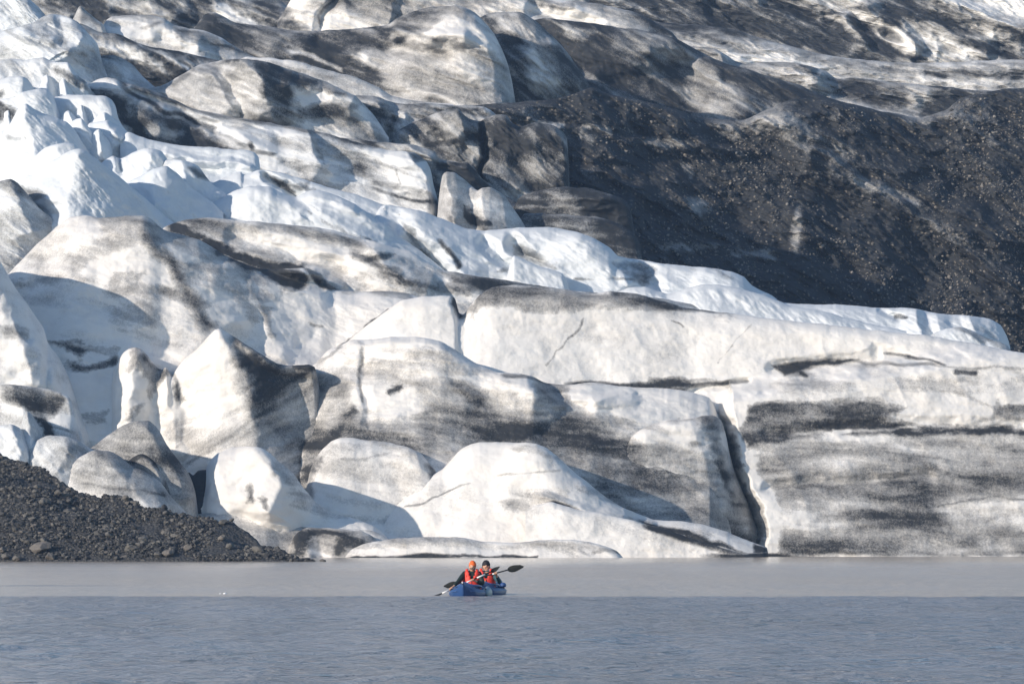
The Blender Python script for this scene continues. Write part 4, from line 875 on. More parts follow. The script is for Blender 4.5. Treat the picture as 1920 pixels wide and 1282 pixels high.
def rock_cloud(name, pos, size, mat, seed, sub=1, kinds=6, sink=.25):
    r = np.random.default_rng(seed)
    bases = [base_rock(seed * 10 + k, sub) for k in range(kinds)]
    cos, fs, off = [], [], 0
    for p, s in zip(pos, size):
        co, f = bases[r.integers(kinds)]
        a, b, c = r.uniform(0, 6.28), r.normal() * .35, r.normal() * .35
        M = np.array((Matrix.Rotation(a, 3, 'Z') @ Matrix.Rotation(b, 3, 'X') @ Matrix.Rotation(c, 3, 'Y')))
        q = (co * s * r.uniform(.75, 1.25, 3)) @ M.T + p + np.array([0, 0, s * (.5 - sink)])
        cos.append(q); fs.append(f + off); off += len(co)
    return mesh_np(name, np.vstack(cos), np.vstack(fs), mat, smooth=False)

bank_crest = P("-1500,700 -1000,760 -600,735 -300,770 -160,780 -60,820 0,844 33,857 50,871 77,879 100,894 117,904 147,920 181,924 208,926 235,933 262,948 288,956 319,963 352,968 386,976 412,982 436,985 470,1003 503,1024 537,1040 570,1049 604,1053 640,1056")
BANK_Y0, BANK_Y1 = 331.5, 352.0
def bank_surface():
    xs = np.concatenate([np.arange(-1400, -160, 30.), np.arange(-160, 641, 3.0)])
    cy = interp(bank_crest, xs, .4)
    # height of the crest above the lake at the crest's depth; depth of the crest shrinks towards the tip
    hpx = 1053 - cy
    yc = BANK_Y0 + np.clip(hpx / 210, 0, 1.6) * (BANK_Y1 - BANK_Y0) + .4
    _, _, zc = at(xs, cy, yc)
    xw, _, _ = at(xs, cy, yc)
    T = np.concatenate([np.linspace(-.12, 1, 130), np.linspace(1.03, 2.2, 20)])
    X = np.empty((len(T), len(xs))); Y = X.copy(); Z = X.copy()
    for i, t in enumerate(T):
        tt = min(t, 1.0)
        yy = BANK_Y0 + (yc - BANK_Y0) * t if t <= 1 else yc + (t - 1) * 30
        prof = np.sign(tt) * abs(tt) ** .85
        zz = zc * prof if t <= 1 else zc - (t - 1) ** 1.3 * 3.0 - (t - 1) * .2
        X[i] = xw * (yy / yc); Y[i] = yy; Z[i] = zz - (.3 if t < 0 else 0)
    w = np.clip(Z / 1.0, 0, 1)
    Z = Z + (fbm(X / 2.6, Y / 2.6, None, 4, 40) * .30 + fbm(X / .5, Y / .5, None, 3, 41) * .07) * w
    return X, Y, Z
BX, BY, BZ = bank_surface()
bank = mesh_from_grid('gravel_bank', BX, BY, BZ, GRAVEL)
tag(bank, kind='structure')
def bank_points(n, seed, tmin=0.02, tmax=1.0, clump=True):
    r = np.random.default_rng(seed); out = []
    nr = 130
    while len(out) < n:
        i = int(r.uniform(tmin, tmax) * 114 + 14); j = r.integers(0, BX.shape[1]) if r.random() < .04 else r.integers(60, BX.shape[1])
        if BZ[i, j] < .02: continue
        if clump:
            c = vnoise(np.array([BX[i, j] / 2.4]), np.array([BY[i, j] / 2.4]), np.array([0.]), 77)[0]
            if r.random() > .5 + c * .9: continue
        out.append((BX[i, j] + r.normal() * .1, BY[i, j] + r.normal() * .1, BZ[i, j]))
    return np.array(out)
pp = bank_points(18000, 1)
rock_sz = np.exp(np.random.default_rng(2).normal(-2.95, .55, 18000)).clip(.03, .26)
tag(rock_cloud('bank_rubble', pp, rock_sz, ROCK, 3), 'loose dark grey rubble covering the gravel bank beside the glacier', 'rubble', kind='stuff')

# the larger stones of the bank, each a thing
protos = []
for k in range(6):
    co, f = base_rock(200 + k, 3, .35, .72)
    o = mesh_np('boulder', co, f, ROCK if k % 3 else ROCK_PALE, smooth=False)
    protos.append(o)
BG = 'larger stones scattered over the gravel bank'
def put_boulder(k, x, y, z, s, rz, label, tilt=0.2):
    o = protos[k]
    if o.get('label'):
        o = o.copy(); COL.objects.link(o)
    o.location = (x, y, z); o.scale = s; o.rotation_euler = (tilt, -tilt * .6, rz)
    tag(o, label, 'boulder', BG)
    return o
def on_bank(px, py):
    """bank point nearest to the photo pixel"""
    u = (px - 960) / FPX * BY; v = CAM_H + (HOR - py) / FPX * BY
    d = ((BX - u) ** 2 + (BZ - v) ** 2)[14:130]
    i = np.unravel_index(np.argmin(d), d.shape)
    return BX[14:130][i], BY[14:130][i], BZ[14:130][i]
named = [(80, 1030, 1.1, 'largest tan boulder at the waterline near the left edge of the gravel bank', 0),
 (96, 1046, .55, 'pale stone in the water margin just right of the largest tan boulder', 3),
 (10, 1044, .45, 'rounded grey stone in the far left corner of the bank at the waterline', 1),
 (5, 1032, .38, 'small bluish white lump above the rounded stone in the far left corner', 3),
 (31, 1047, .42, 'grey stone on the waterline between the corner stone and the largest tan boulder', 2),
 (318, 1038, .62, 'broad tan boulder low on the middle of the gravel bank', 0),
 (296, 1040, .42, 'brown stone just left of the broad tan boulder low on the bank', 1),
 (352, 1030, .5, 'flat-topped tan stone right of the broad tan boulder on the bank', 3),
 (430, 1026, .6, 'dark square boulder on the right part of the gravel bank', 4),
 (415, 1010, .45, 'pale wedge-shaped stone above the dark square boulder', 3),
 (82, 942, .55, 'brown block high on the left slope of the gravel bank', 2),
 (138, 912, .5, 'dark block standing on the crest of the bank below the round ice mound', 5),
 (125, 930, .45, 'brown stone just below the dark crest block of the bank', 1),
 (236, 935, .5, 'dark stone on the bank crest under the striped ice mound', 4),
 (256, 944, .42, 'second dark stone on the bank crest, right of the one under the striped ice mound', 5),
 (270, 1012, .5, 'brown stone in the middle of the bank face above the broad tan boulder', 1),
 (200, 990, .42, 'brown-grey stone on the middle of the bank face, left of centre', 2),
 (420, 980, .45, 'dark stone on the bank crest near where the grey ice skirt begins', 4),
 (310, 962, .35, 'small dark stone on the bank crest below the dark ice gap', 5),
 (60, 900, .35, 'small dark stone on the upper left slope just under the bank crest', 4),
 (605, 1051, .35, 'last dark stone lying in the water beyond the right tip of the bank', 5)]
for n_, (px, py, s, lab, k) in enumerate(named):
    x, y, z = on_bank(px, py)
    put_boulder(k, x, y - .2, z + s * .15, (s * .62, s * .55, s * .58), n_ * 1.3, lab)
r_ = np.random.default_rng(5)
bp_ = bank_points(90, 9, .02, .98)
for i in range(90):
    s = float(np.clip(np.exp(r_.normal(-1.6, .3)), .14, .42))
    kk = int(r_.integers(0, 6)); bx_, by_, bz_ = [float(a) for a in bp_[i]]
    ppx = 960 + bx_ / by_ * FPX; hh = bz_
    where = ("on the bank's left end" if ppx < 160 else "on the bank's middle" if ppx < 380 else "on the bank's low right end")
    lev = 'near the waterline' if by_ < 334.5 else 'on the lower slope' if by_ < 338 else 'on the upper slope'
    lab = ('pale brown' if kk % 3 == 0 else 'dark grey') + (' larger' if s > .24 else ' small') + ' angular stone ' + lev + ' ' + where
    put_boulder(kk, bx_, by_, bz_, (s * r_.uniform(.8, 1.3), s * r_.uniform(.8, 1.2), s * r_.uniform(.7, 1.1)), float(r_.uniform(0, 6.28)), lab, float(r_.normal() * .3))

# stones melting out of the dark debris slope, upper right
X7, Y7, Z7, D7 = SURF['v7']
r_ = np.random.default_rng(12)
pts7 = []
while len(pts7) < 9500:
    i = r_.integers(12, X7.shape[0] - 4); j = r_.integers(60, X7.shape[1] - 3)
    if D7[i, j] < .6: continue
    c = vnoise(np.array([X7[i, j] / 3.2]), np.array([Z7[i, j] / 3.2]), np.array([0.]), 99)[0]
    rt = (j / X7.shape[1])
    if r_.random() > (.35 + c * .9) * (.25 + rt): continue
    pts7.append((X7[i, j] + r_.normal() * .1, Y7[i, j] - .02, Z7[i, j]))
sz7 = np.exp(r_.normal(-2.5, .45, len(pts7))).clip(.04, .36)
tag(rock_cloud('slope_stones', np.array(pts7), sz7, ROCK_SLOPE, 21), 'pale tan stones strewn over the dark debris slope of the glacier', 'stones', kind='stuff')

# ------------------------------------------------------------------ the two paddlers
def mat_fabric(name, col, rough=.7, var=.18): return simple(name, col, rough, var, 14)
M_SKIN = simple('skin', (.62, .36, .25), .55, .1, 30)
M_BEARD = simple('beard_hair', (.16, .12, .10), .8, .2, 60)
M_EYE = simple('eye_dark', (.02, .015, .012), .3)
M_ORANGE = mat_fabric('orange_knit', (.85, .16, .035))
M_BLACKKNIT = mat_fabric('black_knit', (.016, .014, .02))
M_VEST = mat_fabric('red_vest', (.74, .055, .035), .6)
M_JGREEN = mat_fabric('dark_green_jacket', (.012, .026, .024))
M_TEAL = mat_fabric('teal_jacket', (.02, .085, .11), .6)
M_DARK = mat_fabric('dark_trousers', (.018, .02, .03))
M_YEL = simple('yellow_tag', (.85, .6, .05), .4)
M_BLUE = simple('blue_hull_fabric', (.018, .066, .205), .45, .22, 5)
M_BLUELT = simple('blue_hull_trim', (.05, .11, .29), .4, .15, 8)
M_GREYBL = simple('grey_rubber', (.25, .33, .38), .45, .25, 14)
M_BLACK = simple('black_carbon', (.004, .007, .008), .8)
M_WHITE = simple('white_sleeve', (.85, .85, .85), .35)
M_STRAP = simple('dark_strap', (.02, .02, .025), .6)

def bm_obj(name, bm, mat, parent=None, smooth=True):
    bmesh.ops.recalc_face_normals(bm, faces=bm.faces)
    me = bpy.data.meshes.new(name); bm.to_mesh(me); bm.free()
    me.materials.append(mat)
    for p in me.polygons: p.use_smooth = smooth
    o = bpy.data.objects.new(name, me); COL.objects.link(o)
    if parent: o.parent = parent
    return o

def skinned(name, chains, mat, parent, sub=2):
    """chains: lists of (id or None, (x,y,z), radius); same id = same joint; one connected skinned surface"""
    verts, rad, ids, edges = [], [], {}, []
    def vid(n):
        k, p, r = n
        if k is not None and k in ids: return ids[k]
        verts.append(p); rad.append(r)
        if k is not None: ids[k] = len(verts) - 1
        return len(verts) - 1
    for ch in chains:
        last = None
        for n in ch:
            v = vid(n)
            if last is not None and (last, v) not in edges: edges.append((last, v))
            last = v
    me = bpy.data.meshes.new(name); me.from_pydata(verts, edges, []); me.update()
    o = bpy.data.objects.new(name, me); COL.objects.link(o)
    md = o.modifiers.new('skin', 'SKIN'); md.use_smooth_shade = True
    lay = me.skin_vertices[0].data
    for i, r in enumerate(rad):
        lay[i].radius = (r, r) if not isinstance(r, tuple) else r
        lay[i].use_root = (i == 0)
    sb = o.modifiers.new('sub', 'SUBSURF'); sb.levels = sub; sb.render_levels = sub
    dg = bpy.context.evaluated_depsgraph_get(); dg.update()
    nm = bpy.data.meshes.new_from_object(o.evaluated_get(dg))
    bpy.data.objects.remove(o); bpy.data.meshes.remove(me)
    nm.materials.clear(); nm.materials.append(mat)
    for p in nm.polygons: p.use_smooth = True
    r = bpy.data.objects.new(name, nm); COL.objects.link(r); r.parent = parent
    return r

def lerp(a, b, t): return tuple(a[i] + (b[i] - a[i]) * t for i in range(3))

def hand_chains(wid, wrist, grip, sdir, out):
    """palm and five fingers closed round a shaft running along sdir through grip"""
    s = Vector(sdir).normalized(); w = Vector(wrist); g = Vector(grip)
    f = (g - w).normalized(); n = s.cross(f).normalized()
    if n.z < 0: n = -n
    palm = g - f * .025 + n * .018
    ch = [[(wid, tuple(w), .026), (wid + 'p', tuple(palm), .033)]]
    for i, ln in enumerate((.92, 1.0, .95, .8)):
        o_ = s * ((i - 1.5) * .021)
        k1 = palm + o_ + f * .03 + n * .006
        k2 = g + o_ + f * .026 * ln + n * .004
        k3 = g + o_ + f * .018 * ln - n * .022 * ln
        k4 = g + o_ - f * .006 - n * .026 * ln
        ch.append([(wid + 'p', None, None), (None, tuple(k1), .0095), (None, tuple(k2), .009), (None, tuple(k3), .0085), (None, tuple(k4), .007)])
    t1 = palm - s * .036 * out - f * .004; t2 = g - s * .042 * out + f * .008 - n * .012; t3 = g - s * .026 * out + f * .018 - n * .02
    ch.append([(wid + 'p', None, None), (None, tuple(t1), .012), (None, tuple(t2), .010), (None, tuple(t3), .008)])
    return ch

def make_person(label, x0, Y, head_dx, lsh, lel, lha, rsh, rel, rha, sdir, jacket, hat, hatmat, beard, tint, face_turn):
    """l = screen-left arm, r = screen-right arm; joints in world metres; the figure faces the camera (-y)"""
    root = bpy.data.objects.new('person', None); COL.objects.link(root); root.location = (x0, Y, 0.05)
    tag(root, label, 'person')
    def W(p): return (p[0] - x0, p[1] - Y, p[2] - .05)
    lsh, lel, lha, rsh, rel, rha = map(W, (lsh, lel, lha, rsh, rel, rha))
    hx = head_dx
    lw = lerp(lha, lel, .28); rw = lerp(rha, rel, .28)
    body = [
        [('pel', (0, 0, .06), (.15, .12)), ('wai', (0, .01, .22), (.13, .105)), ('che', (0, 0, .38), (.15, .115)), ('nb', (hx * .5, .01, .50), .075), ('nk', (hx * .8, 0, .545), .052), ('hd', (hx, -.012, .635), (.076, .088)), ('tp', (hx, .002, .70), (.068, .078))],
        [('hd', None, None), ('jaw', (hx, -.055, .595), (.046, .040))],
        [('hd', None, None), ('nose', (hx, -.098, .633), .013), ('nt', (hx, -.112, .622), .010)],
        [('che', None, None), ('ls', lsh, .062), ('le', lel, .042), ('lwr', lw, .028)],
        [('che', None, None), ('rs', rsh, .062), ('re', rel, .042), ('rwr', rw, .028)],
        [('pel', None, None), ('lh', (-.10, -.04, .06), .085), ('lk', (-.13, -.42, .17), .058), ('lf', (-.10, -.80, .05), .04), ('lt', (-.10, -.86, .10), .035)],
        [('pel', None, None), ('rh', (.10, -.04, .06), .085), ('rk', (.13, -.42, .17), .058), ('rf', (.10, -.80, .05), .04), ('rt', (.10, -.86, .10), .035)],
        [('hd', None, None), (None, (hx - .086, .0, .635), .014)], [('hd', None, None), (None, (hx + .086, .0, .635), .014)],
    ] + hand_chains('lwr', lw, lha, sdir, 1) + hand_chains('rwr', rw, rha, sdir, -1)
    b = skinned('body', body, M_SKIN, root, 2)
    for sx in (-1, 1):
        bm = bmesh.new(); bmesh.ops.create_uvsphere(bm, u_segments=10, v_segments=8, radius=.011)
        e = bm_obj('eye', bm, M_EYE, root); e.location = (hx + sx * .03, -.083, .645); e.scale = (1.2, .5, .8)
    jk = [
        [('w0', (0, .01, .10), (.17, .13)), ('w1', (0, .01, .24), (.155, .125)), ('w2', (0, 0, .38), (.165, .13)), ('w3', (hx * .5, .01, .48), .09), ('w4', (hx * .8, .01, .545), .066)],
        [('w2', None, None), ('ls', lsh, .078), ('le', lel, .060), ('lw', lerp(lel, lw, .9), .042)],
        [('w2', None, None), ('rs', rsh, .078), ('re', rel, .060), ('rw', lerp(rel, rw, .9), .042)]]
    skinned('jacket', jk, jacket, root, 2)
    skinned('trousers', [[('a', (0, 0, .05), (.165, .135)), ('b', (-.11, -.1, .06), .095), ('c', (-.13, -.42, .17), .07), ('d', (-.10, -.76, .06), .05)], [('a', None, None), ('e', (.11, -.1, .06), .095), ('f', (.13, -.42, .17), .07), ('g', (.10, -.76, .06), .05)]], M_DARK, root, 1)
    # life vest: a padded shell with a deep V neck and two shoulder bands
    bm = bmesh.new(); NS = 36; rows = []
    zs = [.06, .10, .16, .22, .28, .34, .38, .42, .46, .50, .525]
    for z in zs:
        row = []
        for k in range(NS):
            a = 2 * math.pi * k / NS
            t = (z - .06) / .465
            ax = .205 - .02 * abs(t - .45) - .05 * max(0, t - .7); ay = .168 - .075 * max(0, t - .5) ** 1.1
            xx = math.sin(a) * ax; yy = -math.cos(a) * ay
            row.append(bm.verts.new((xx + hx * .5 * t, yy + .01, z + .02 * max(0, t - .6) * 0)))
        rows.append(row)
    for i in range(len(zs) - 1):
        z = (zs[i] + zs[i + 1]) / 2
        for k in range(NS):
            a = (2 * math.pi * (k + .5) / NS + math.pi) % (2 * math.pi) - math.pi
            front = abs(a) < math.pi / 2
            vneck = z > .33 and abs(a) < .10 + (z - .33) * 2.0 and front
            arm = z > .33 and abs(abs(a) - math.pi / 2) < .25 + (z - .33) * 2.2
            if vneck or arm: continue
            bm.faces.new((rows[i][k], rows[i][(k + 1) % NS], rows[i + 1][(k + 1) % NS], rows[i + 1][k]))
    bmesh.ops.delete(bm, geom=[v for v in bm.verts if not v.link_faces], context='VERTS')
    v = bm_obj('life_vest', bm, M_VEST, root)
    md = v.modifiers.new('pad', 'SOLIDIFY'); md.thickness = .03; md.offset = 1
    for sx in (-1, 1):
        bm = bmesh.new(); prev = None
        for t in np.linspace(0, 1, 9):
            a = math.pi * t
            x = sx * (.105 + .012 * math.sin(a)) + hx * .4; y = -math.cos(a) * .125 + .01; z = .40 + .155 * math.sin(a) ** .8
            c = [bm.verts.new((x - sx * .03, y, z + .004)), bm.verts.new((x + sx * .036, y, z - .012))]
            if prev: bm.faces.new((prev[0], prev[1], c[1], c[0]))
            prev = c
        st = bm_obj('shoulder_band', bm, M_VEST, v); m_ = st.modifiers.new('pad', 'SOLIDIFY'); m_.thickness = .034; m_.offset = 1
    bm = bmesh.new(); bmesh.ops.create_cube(bm, size=1); bmesh.ops.scale(bm, vec=(.012, .014, .26), verts=bm.verts)
    zp = bm_obj('zip', bm, M_STRAP, v); zp.location = (0, -.188, .19)
    for z in (.12, .24):
        bm = bmesh.new()
        for k in range(25):
            a = 2 * math.pi * k / 24
            pass
        bmesh.ops.create_circle(bm, segments=36, radius=1)
        bmesh.ops.scale(bm, vec=(.232, .196, 1), verts=bm.verts)
        r = bmesh.ops.extrude_edge_only(bm, edges=bm.edges[:]); nv = [g for g in r['geom'] if isinstance(g, bmesh.types.BMVert)]
        bmesh.ops.translate(bm, vec=(0, 0, .018), verts=nv)
        bb = bm_obj('belt', bm, M_STRAP if z > .2 else M_VEST, v); bb.location = (0, .01, z)
    # knitted hat
    bm = bmesh.new(); bmesh.ops.create_uvsphere(bm, u_segments=24, v_segments=16, radius=1)
    bmesh.ops.delete(bm, geom=[q for q in bm.verts if q.co.z < -.25], context='VERTS')
    for q in bm.verts:
        q.co.x *= .088; q.co.y *= .102; q.co.z = q.co.z * (.118 if q.co.z > 0 else .1)
    h = bm_obj('knitted_hat', bm, hatmat, root)
    h.scale = (1, 1, 1) if beard else (1.12, 1.05, 1.0); h.location = (hx, .012, .668); h.rotation_euler = (math.radians(-7), 0, 0)
    h.modifiers.new('pad', 'SOLIDIFY').thickness = .006
    bm = bmesh.new(); bmesh.ops.create_circle(bm, segments=28, radius=1); bmesh.ops.scale(bm, vec=(.088, .102, 1), verts=bm.verts)
    r = bmesh.ops.extrude_edge_only(bm, edges=bm.edges[:]); nv = [g for g in r['geom'] if isinstance(g, bmesh.types.BMVert)]
    bmesh.ops.translate(bm, vec=(0, 0, .05), verts=nv)
    br = bm_obj('folded_brim', bm, hatmat, h); br.location = (0, 0, -.028); br.modifiers.new('pad', 'SOLIDIFY').thickness = .012
    if beard:
        skinned('beard', [[('a', (hx - .055, -.045, .605), .022), ('b', (hx - .035, -.085, .585), .024), ('c', (hx, -.098, .578), .026), ('d', (hx + .035, -.085, .585), .024), ('e', (hx + .055, -.045, .605), .022)]], M_BEARD, root, 1)
    else:
        skinned('hair', [[('a', (hx - .078, -.03, .66), .016), ('b', (hx - .084, .03, .625), .022), ('c', (hx - .06, .07, .58), .03), ('d', (hx + .0, .085, .57), .035), ('e', (hx + .06, .07, .58), .03), ('f', (hx + .084, .03, .625), .022), ('g', (hx + .078, -.03, .66), .016)]], M_BEARD, root, 1)
        bm = bmesh.new(); bmesh.ops.create_cube(bm, size=1); bmesh.ops.scale(bm, vec=(.028, .02, .06), verts=bm.verts); bmesh.ops.bevel(bm, geom=bm.edges[:], offset=.005, segments=2, affect='EDGES')
        tg = bm_obj('yellow_whistle', bm, M_YEL, v); tg.location = (-.02, -.205, .255)
    return root

def make_kayak(label, bx, by, length, yaw, stern_lump):
    root = bpy.data.objects.new('kayak', None); COL.objects.link(root)
    root.location = (bx, by, 0); root.rotation_euler = (0, 0, yaw)     # bow at the origin, hull runs away along +y
    tag(root, label, 'kayak', 'blue kayaks side by side on the lake')
    T = np.linspace(0, 1, 40)
    def prof(t):
        w = .43 * (math.sin(math.pi * min(t * 1.15 + .06, .5)) ** .75) if t < .4 else .43 * (1 - max(0, (t - .72) / .28) ** 2.6) ** .5 if t < 1 else .02
        w = max(w, .02) * (min(1, (t + .004) / .10) ** .62 if t < .1 else 1)
        hs = .15 + .11 * max(0, 1 - t / .16) ** 1.5 + .05 * max(0, (t - .8) / .2)
        cock = sstep(.30, .40, np.float64(t)) * sstep(.84, .76, np.float64(t))
        hc = (.335 - .02 * (t / .3)) * (1 - cock) + .03 * cock
        if t > .84: hc = .27
        return w, hs, hc
    bm = bmesh.new(); rows = []
    for t in T:
        w, hs, hc = prof(float(t))
        y = t * length
        bowlift = max(0, 1 - t / .12)
        half = [(0, hc), (w * .30, hc * .72 + hs * .30), (w * .62, hs + (.02 if hc > .15 else .03)), (w * .82, hs + .015), (w * .95, hs * .78), (w, hs * .45), (w * .95, .0), (w * .74, -.07), (w * .35, -.10), (0, -.11)]
        if hc < .15: half[1] = (w * .45, hc + .01); half[2] = (w * .62, hs * .9)
        ring = half + [(-x, z) for x, z in half[-2:0:-1]]
        rows.append([bm.verts.new((x, y + bowlift * .12 * (1 - max(z, -.11) / .34), z)) for x, z in ring])
    n = len(rows[0])
    for i in range(len(rows) - 1):
        for k in range(n):
            bm.faces.new((rows[i][k], rows[i + 1][k], rows[i + 1][(k + 1) % n], rows[i][(k + 1) % n]))
    bm.faces.new(rows[0]); bm.faces.new(rows[-1][::-1])
    hull = bm_obj('hull', bm, M_BLUE, root)
    hull.modifiers.new('s', 'SUBSURF').render_levels = 1
    def tube(name, pts, r, mat, par=root, seg=8):
        bm = bmesh.new(); prev = None
        for i, p in enumerate(pts):
            a = Vector(pts[max(i - 1, 0)]); b = Vector(pts[min(i + 1, len(pts) - 1)]); d = (b - a).normalized()
            u = d.cross(Vector((0, 0, 1))); u = u.normalized() if u.length > 1e-3 else Vector((1, 0, 0)); v = d.cross(u)
            ring = [bm.verts.new(Vector(p) + (u * math.cos(2 * math.pi * k / seg) + v * math.sin(2 * math.pi * k / seg)) * r) for k in range(seg)]
            if prev:
                for k in range(seg): bm.faces.new((prev[k], prev[(k + 1) % seg], ring[(k + 1) % seg], ring[k]))
            else: bm.faces.new(ring)
            prev = ring
        bm.faces.new(prev[::-1])
        return bm_obj(name, bm, mat, par)
    rim = []
    for k in range(33):
        a = 2 * math.pi * k / 32
        rim.append((math.sin(a) * .27, (.58 - .24 * math.cos(a)) * length, .225 + .03 * math.cos(a)))
    tube('cockpit_rim', rim, .026, M_BLUELT)
    for sx in (-1, 1):
        tube('side_seam', [(sx * prof(float(t))[0] * .985, t * length, prof(float(t))[1] * .62) for t in np.linspace(.06, .93, 24)], .008, M_BLUELT)
        tube('side_strap', [(sx * .40, length * .45, .17), (sx * .435, length * .5, .14), (sx * .40, length * .55, .17)], .009, M_STRAP)
    tube('grab_loop', [(-.03, .0, .33), (-.02, -.05, .30), (.0, -.06, .285), (.02, -.05, .30), (.03, .0, .33)], .008, M_STRAP)
    bm = bmesh.new(); bmesh.ops.create_uvsphere(bm, u_segments=10, v_segments=8, radius=.022); v = bm_obj('valve', bm, M_WHITE, root); v.location = (-.012, .045, .325)
    bm = bmesh.new(); bmesh.ops.create_cube(bm, size=1); bmesh.ops.scale(bm, vec=(.40, .08, .22), verts=bm.verts); bmesh.ops.bevel(bm, geom=bm.edges[:], offset=.03, segments=3, affect='EDGES')
    s = bm_obj('seat_back', bm, M_STRAP, root); s.location = (0, length * .76, .17)
    # tapered seam ridges of the deck
    for k in range(3):
        yy = length * (.12 + .07 * k)
        w, hs, hc = prof(yy / length)
        tube('deck_seam', [(-w * .8, yy, hs + .03), (-w * .3, yy, hc * .72 + hs * .30 + .012), (0, yy, hc + .012), (w * .3, yy, hc * .72 + hs * .30 + .012), (w * .8, yy, hs + .03)], .006, M_BLUELT)
    if stern_lump:
        bm = bmesh.new(); bmesh.ops.create_uvsphere(bm, u_segments=20, v_segments=14, radius=1)
        for q in bm.verts: q.co = Vector((q.co.x * .10, q.co.y * .55, q.co.z * .15)) * (1 + .06 * math.sin(q.co.y * 25) )
        l = bm_obj('grey_side_float', bm, M_GREYBL, root); l.location = (.42, length * .62, .07)
    else:
        for (x, y, z, r) in ((.20, .84, .29, .10), (.33, .80, .22, .08)):
            bm = bmesh.new(); bmesh.ops.create_uvsphere(bm, u_segments=16, v_segments=12, radius=1)
            for q in bm.verts: q.co = Vector((q.co.x * r, q.co.y * r * 1.6, q.co.z * r * .8))
            l = bm_obj('dry_bag', bm, M_BLUELT, root); l.location = (x, y * length, z)
    return root

def make_paddle(label, a, b, ang_a, ang_b, sleeves, blade_a=.36, blade_b=.36, wa=.085, wb=.085):
    """a, b: blade tips (world); built along local x from a to b"""
    A, B = Vector(a), Vector(b); L = (B - A).length
    root = bpy.data.objects.new('paddle', None); COL.objects.link(root)
    root.location = (A + B) / 2
    root.rotation_euler = (B - A).to_track_quat('X', 'Z').to_euler()
    tag(root, label, 'paddle', 'double-bladed paddles')
    def cyl(name, x0, x1, r, mat, par=root):
        bm = bmesh.new(); bmesh.ops.create_cone(bm, segments=14, radius1=r, radius2=r, depth=x1 - x0, cap_ends=True)
        bmesh.ops.rotate(bm, matrix=Matrix.Rotation(math.pi / 2, 3, 'Y'), verts=bm.verts)
        bmesh.ops.translate(bm, vec=((x0 + x1) / 2, 0, 0), verts=bm.verts)
        return bm_obj(name, bm, mat, par)
    h = L / 2
    sh = cyl('shaft', -h + blade_a * .8, h - blade_b * .8, .0155, M_BLACK)
    for s0, s1 in sleeves: cyl('white_sleeve', -h + s0 * L, -h + s1 * L, .0185, M_WHITE, sh)
    cyl('ferrule', -.03, .03, .0195, M_STRAP, sh)
    for end, ang, bl, w in ((-1, ang_a, blade_a, wa), (1, ang_b, blade_b, wb)):
        bm = bmesh.new(); rows = []
        for t in np.linspace(0, 1, 15):
            hw = w * (math.sin(math.pi * (t ** .72) * .93 + .05)) ** .7 if t < 1 else .012
            if t > .86: hw = w * (1 - ((t - .86) / .14) ** 2 * .75) * .74
            hw = max(hw, .010)
            x = bl * t
            row = []
            for u in np.linspace(-1, 1, 9):
                row.append(bm.verts.new((x + u * .03 * t, u * hw * (1.0 if u > 0 else .82), .030 * t * t - .018 * (1 - u * u) * math.sin(math.pi * t))))
            rows.append(row)
        for i in range(14):
            for k in range(8): bm.faces.new((rows[i][k], rows[i + 1][k], rows[i + 1][k + 1], rows[i][k + 1]))
        o = bm_obj('blade', bm, M_BLACK, root)
        m_ = o.modifiers.new('t', 'SOLIDIFY'); m_.thickness = .007; m_.offset = 0
        M = Matrix.Rotation(ang, 4, 'X')
        if end < 0: M = Matrix.Rotation(ang, 4, 'X') @ Matrix.Rotation(math.pi, 4, 'Z')
        o.matrix_local = Matrix.Translation((end * (h - bl), 0, 0)) @ M
    return root

def A3(px, py, Y): return at(px, py, Y)
# nearer kayak: bow to the camera
make_kayak('nearer blue kayak, bow toward the camera, under the paddler in the orange hat', at(867.5, 1118, 133.0)[0], 133.0, 3.2, math.radians(-4.5), True)
make_kayak('farther blue kayak half hidden behind the nearer one, under the paddler in the black hat', at(903, 1115, 136.5)[0], 136.5, 3.3, math.radians(-4.0), False)

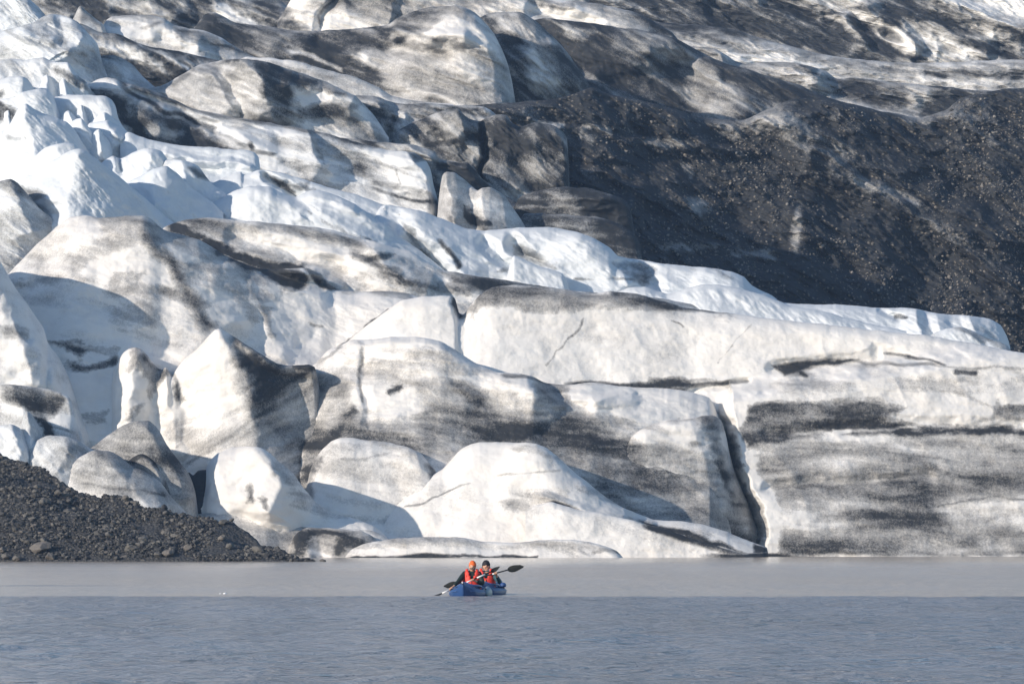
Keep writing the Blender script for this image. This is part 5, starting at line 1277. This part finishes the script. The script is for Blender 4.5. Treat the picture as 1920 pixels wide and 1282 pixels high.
p1a, p1b = A3(809, 1120.5, 134.75), A3(936, 1064.5, 135.15)
d1 = tuple(p1b[i] - p1a[i] for i in range(3))
x1 = A3(884.5, 1100, 135.4)[0]
def on(a, d, px):   # point of the shaft above photo column px
    t = ((px - 960) / FPX * a[1] - a[0]) / (d[0] - (px - 960) / FPX * d[1])
    return tuple(a[i] + d[i] * t for i in range(3))
make_person('person in an orange knitted hat and red life vest, paddling the nearer kayak', x1, 135.4, .02,
    A3(870.5, 1075.5, 135.38), A3(860.5, 1089, 135.2), on(p1a, d1, 846), A3(899, 1075.5, 135.4), A3(905.5, 1094, 135.22), on(p1a, d1, 886), d1, M_JGREEN, 0, M_ORANGE, True, 0, 0)
make_paddle('white-sleeved paddle dipping into the water, held by the person in the orange hat', p1a, p1b, math.radians(10), math.radians(62), ((.155, .265), (.50, .60), (.67, .79)), .27, .22, .075, .06)
p2a, p2b = A3(833.5, 1100.5, 137.9), A3(979, 1060.5, 137.2)
d2 = tuple(p2b[i] - p2a[i] for i in range(3))
x2 = A3(911.5, 1100, 138.2)[0]
make_person('person in a black knitted hat and teal jacket, sitting in the farther kayak', x2, 138.2, .0,
    A3(898, 1077, 138.18), A3(890, 1094, 138.0), on(p2a, d2, 893), A3(925, 1077, 138.2), A3(937, 1090.5, 137.95), on(p2a, d2, 929), d2, M_TEAL, 0, M_BLACKKNIT, False, 0, 0)
make_paddle('all-black paddle reaching up to the right, held by the person in the black hat', p2a, p2b, math.radians(-80), math.radians(-80), ((.62, .645),), .36, .39, .085, .088)

# two scraps of ice afloat left of the kayaks
M_FLOE = simple('floe_ice', (.85, .87, .88), .4)
for px, s, lab in ((422, .05, 'larger of two tiny white ice scraps floating on the lake left of the kayaks'), (412.5, .026, 'smaller of two tiny white ice scraps floating on the lake, the left one')):
    co, f = base_rock(int(px), 2, .3, .6)
    o = mesh_np('ice_scrap', co * s, f, M_FLOE, smooth=False); x, y, z = at(px, 1113, 139.4)
    o.location = (x, y, s * .2); tag(o, lab, 'ice', 'ice scraps floating on the lake')
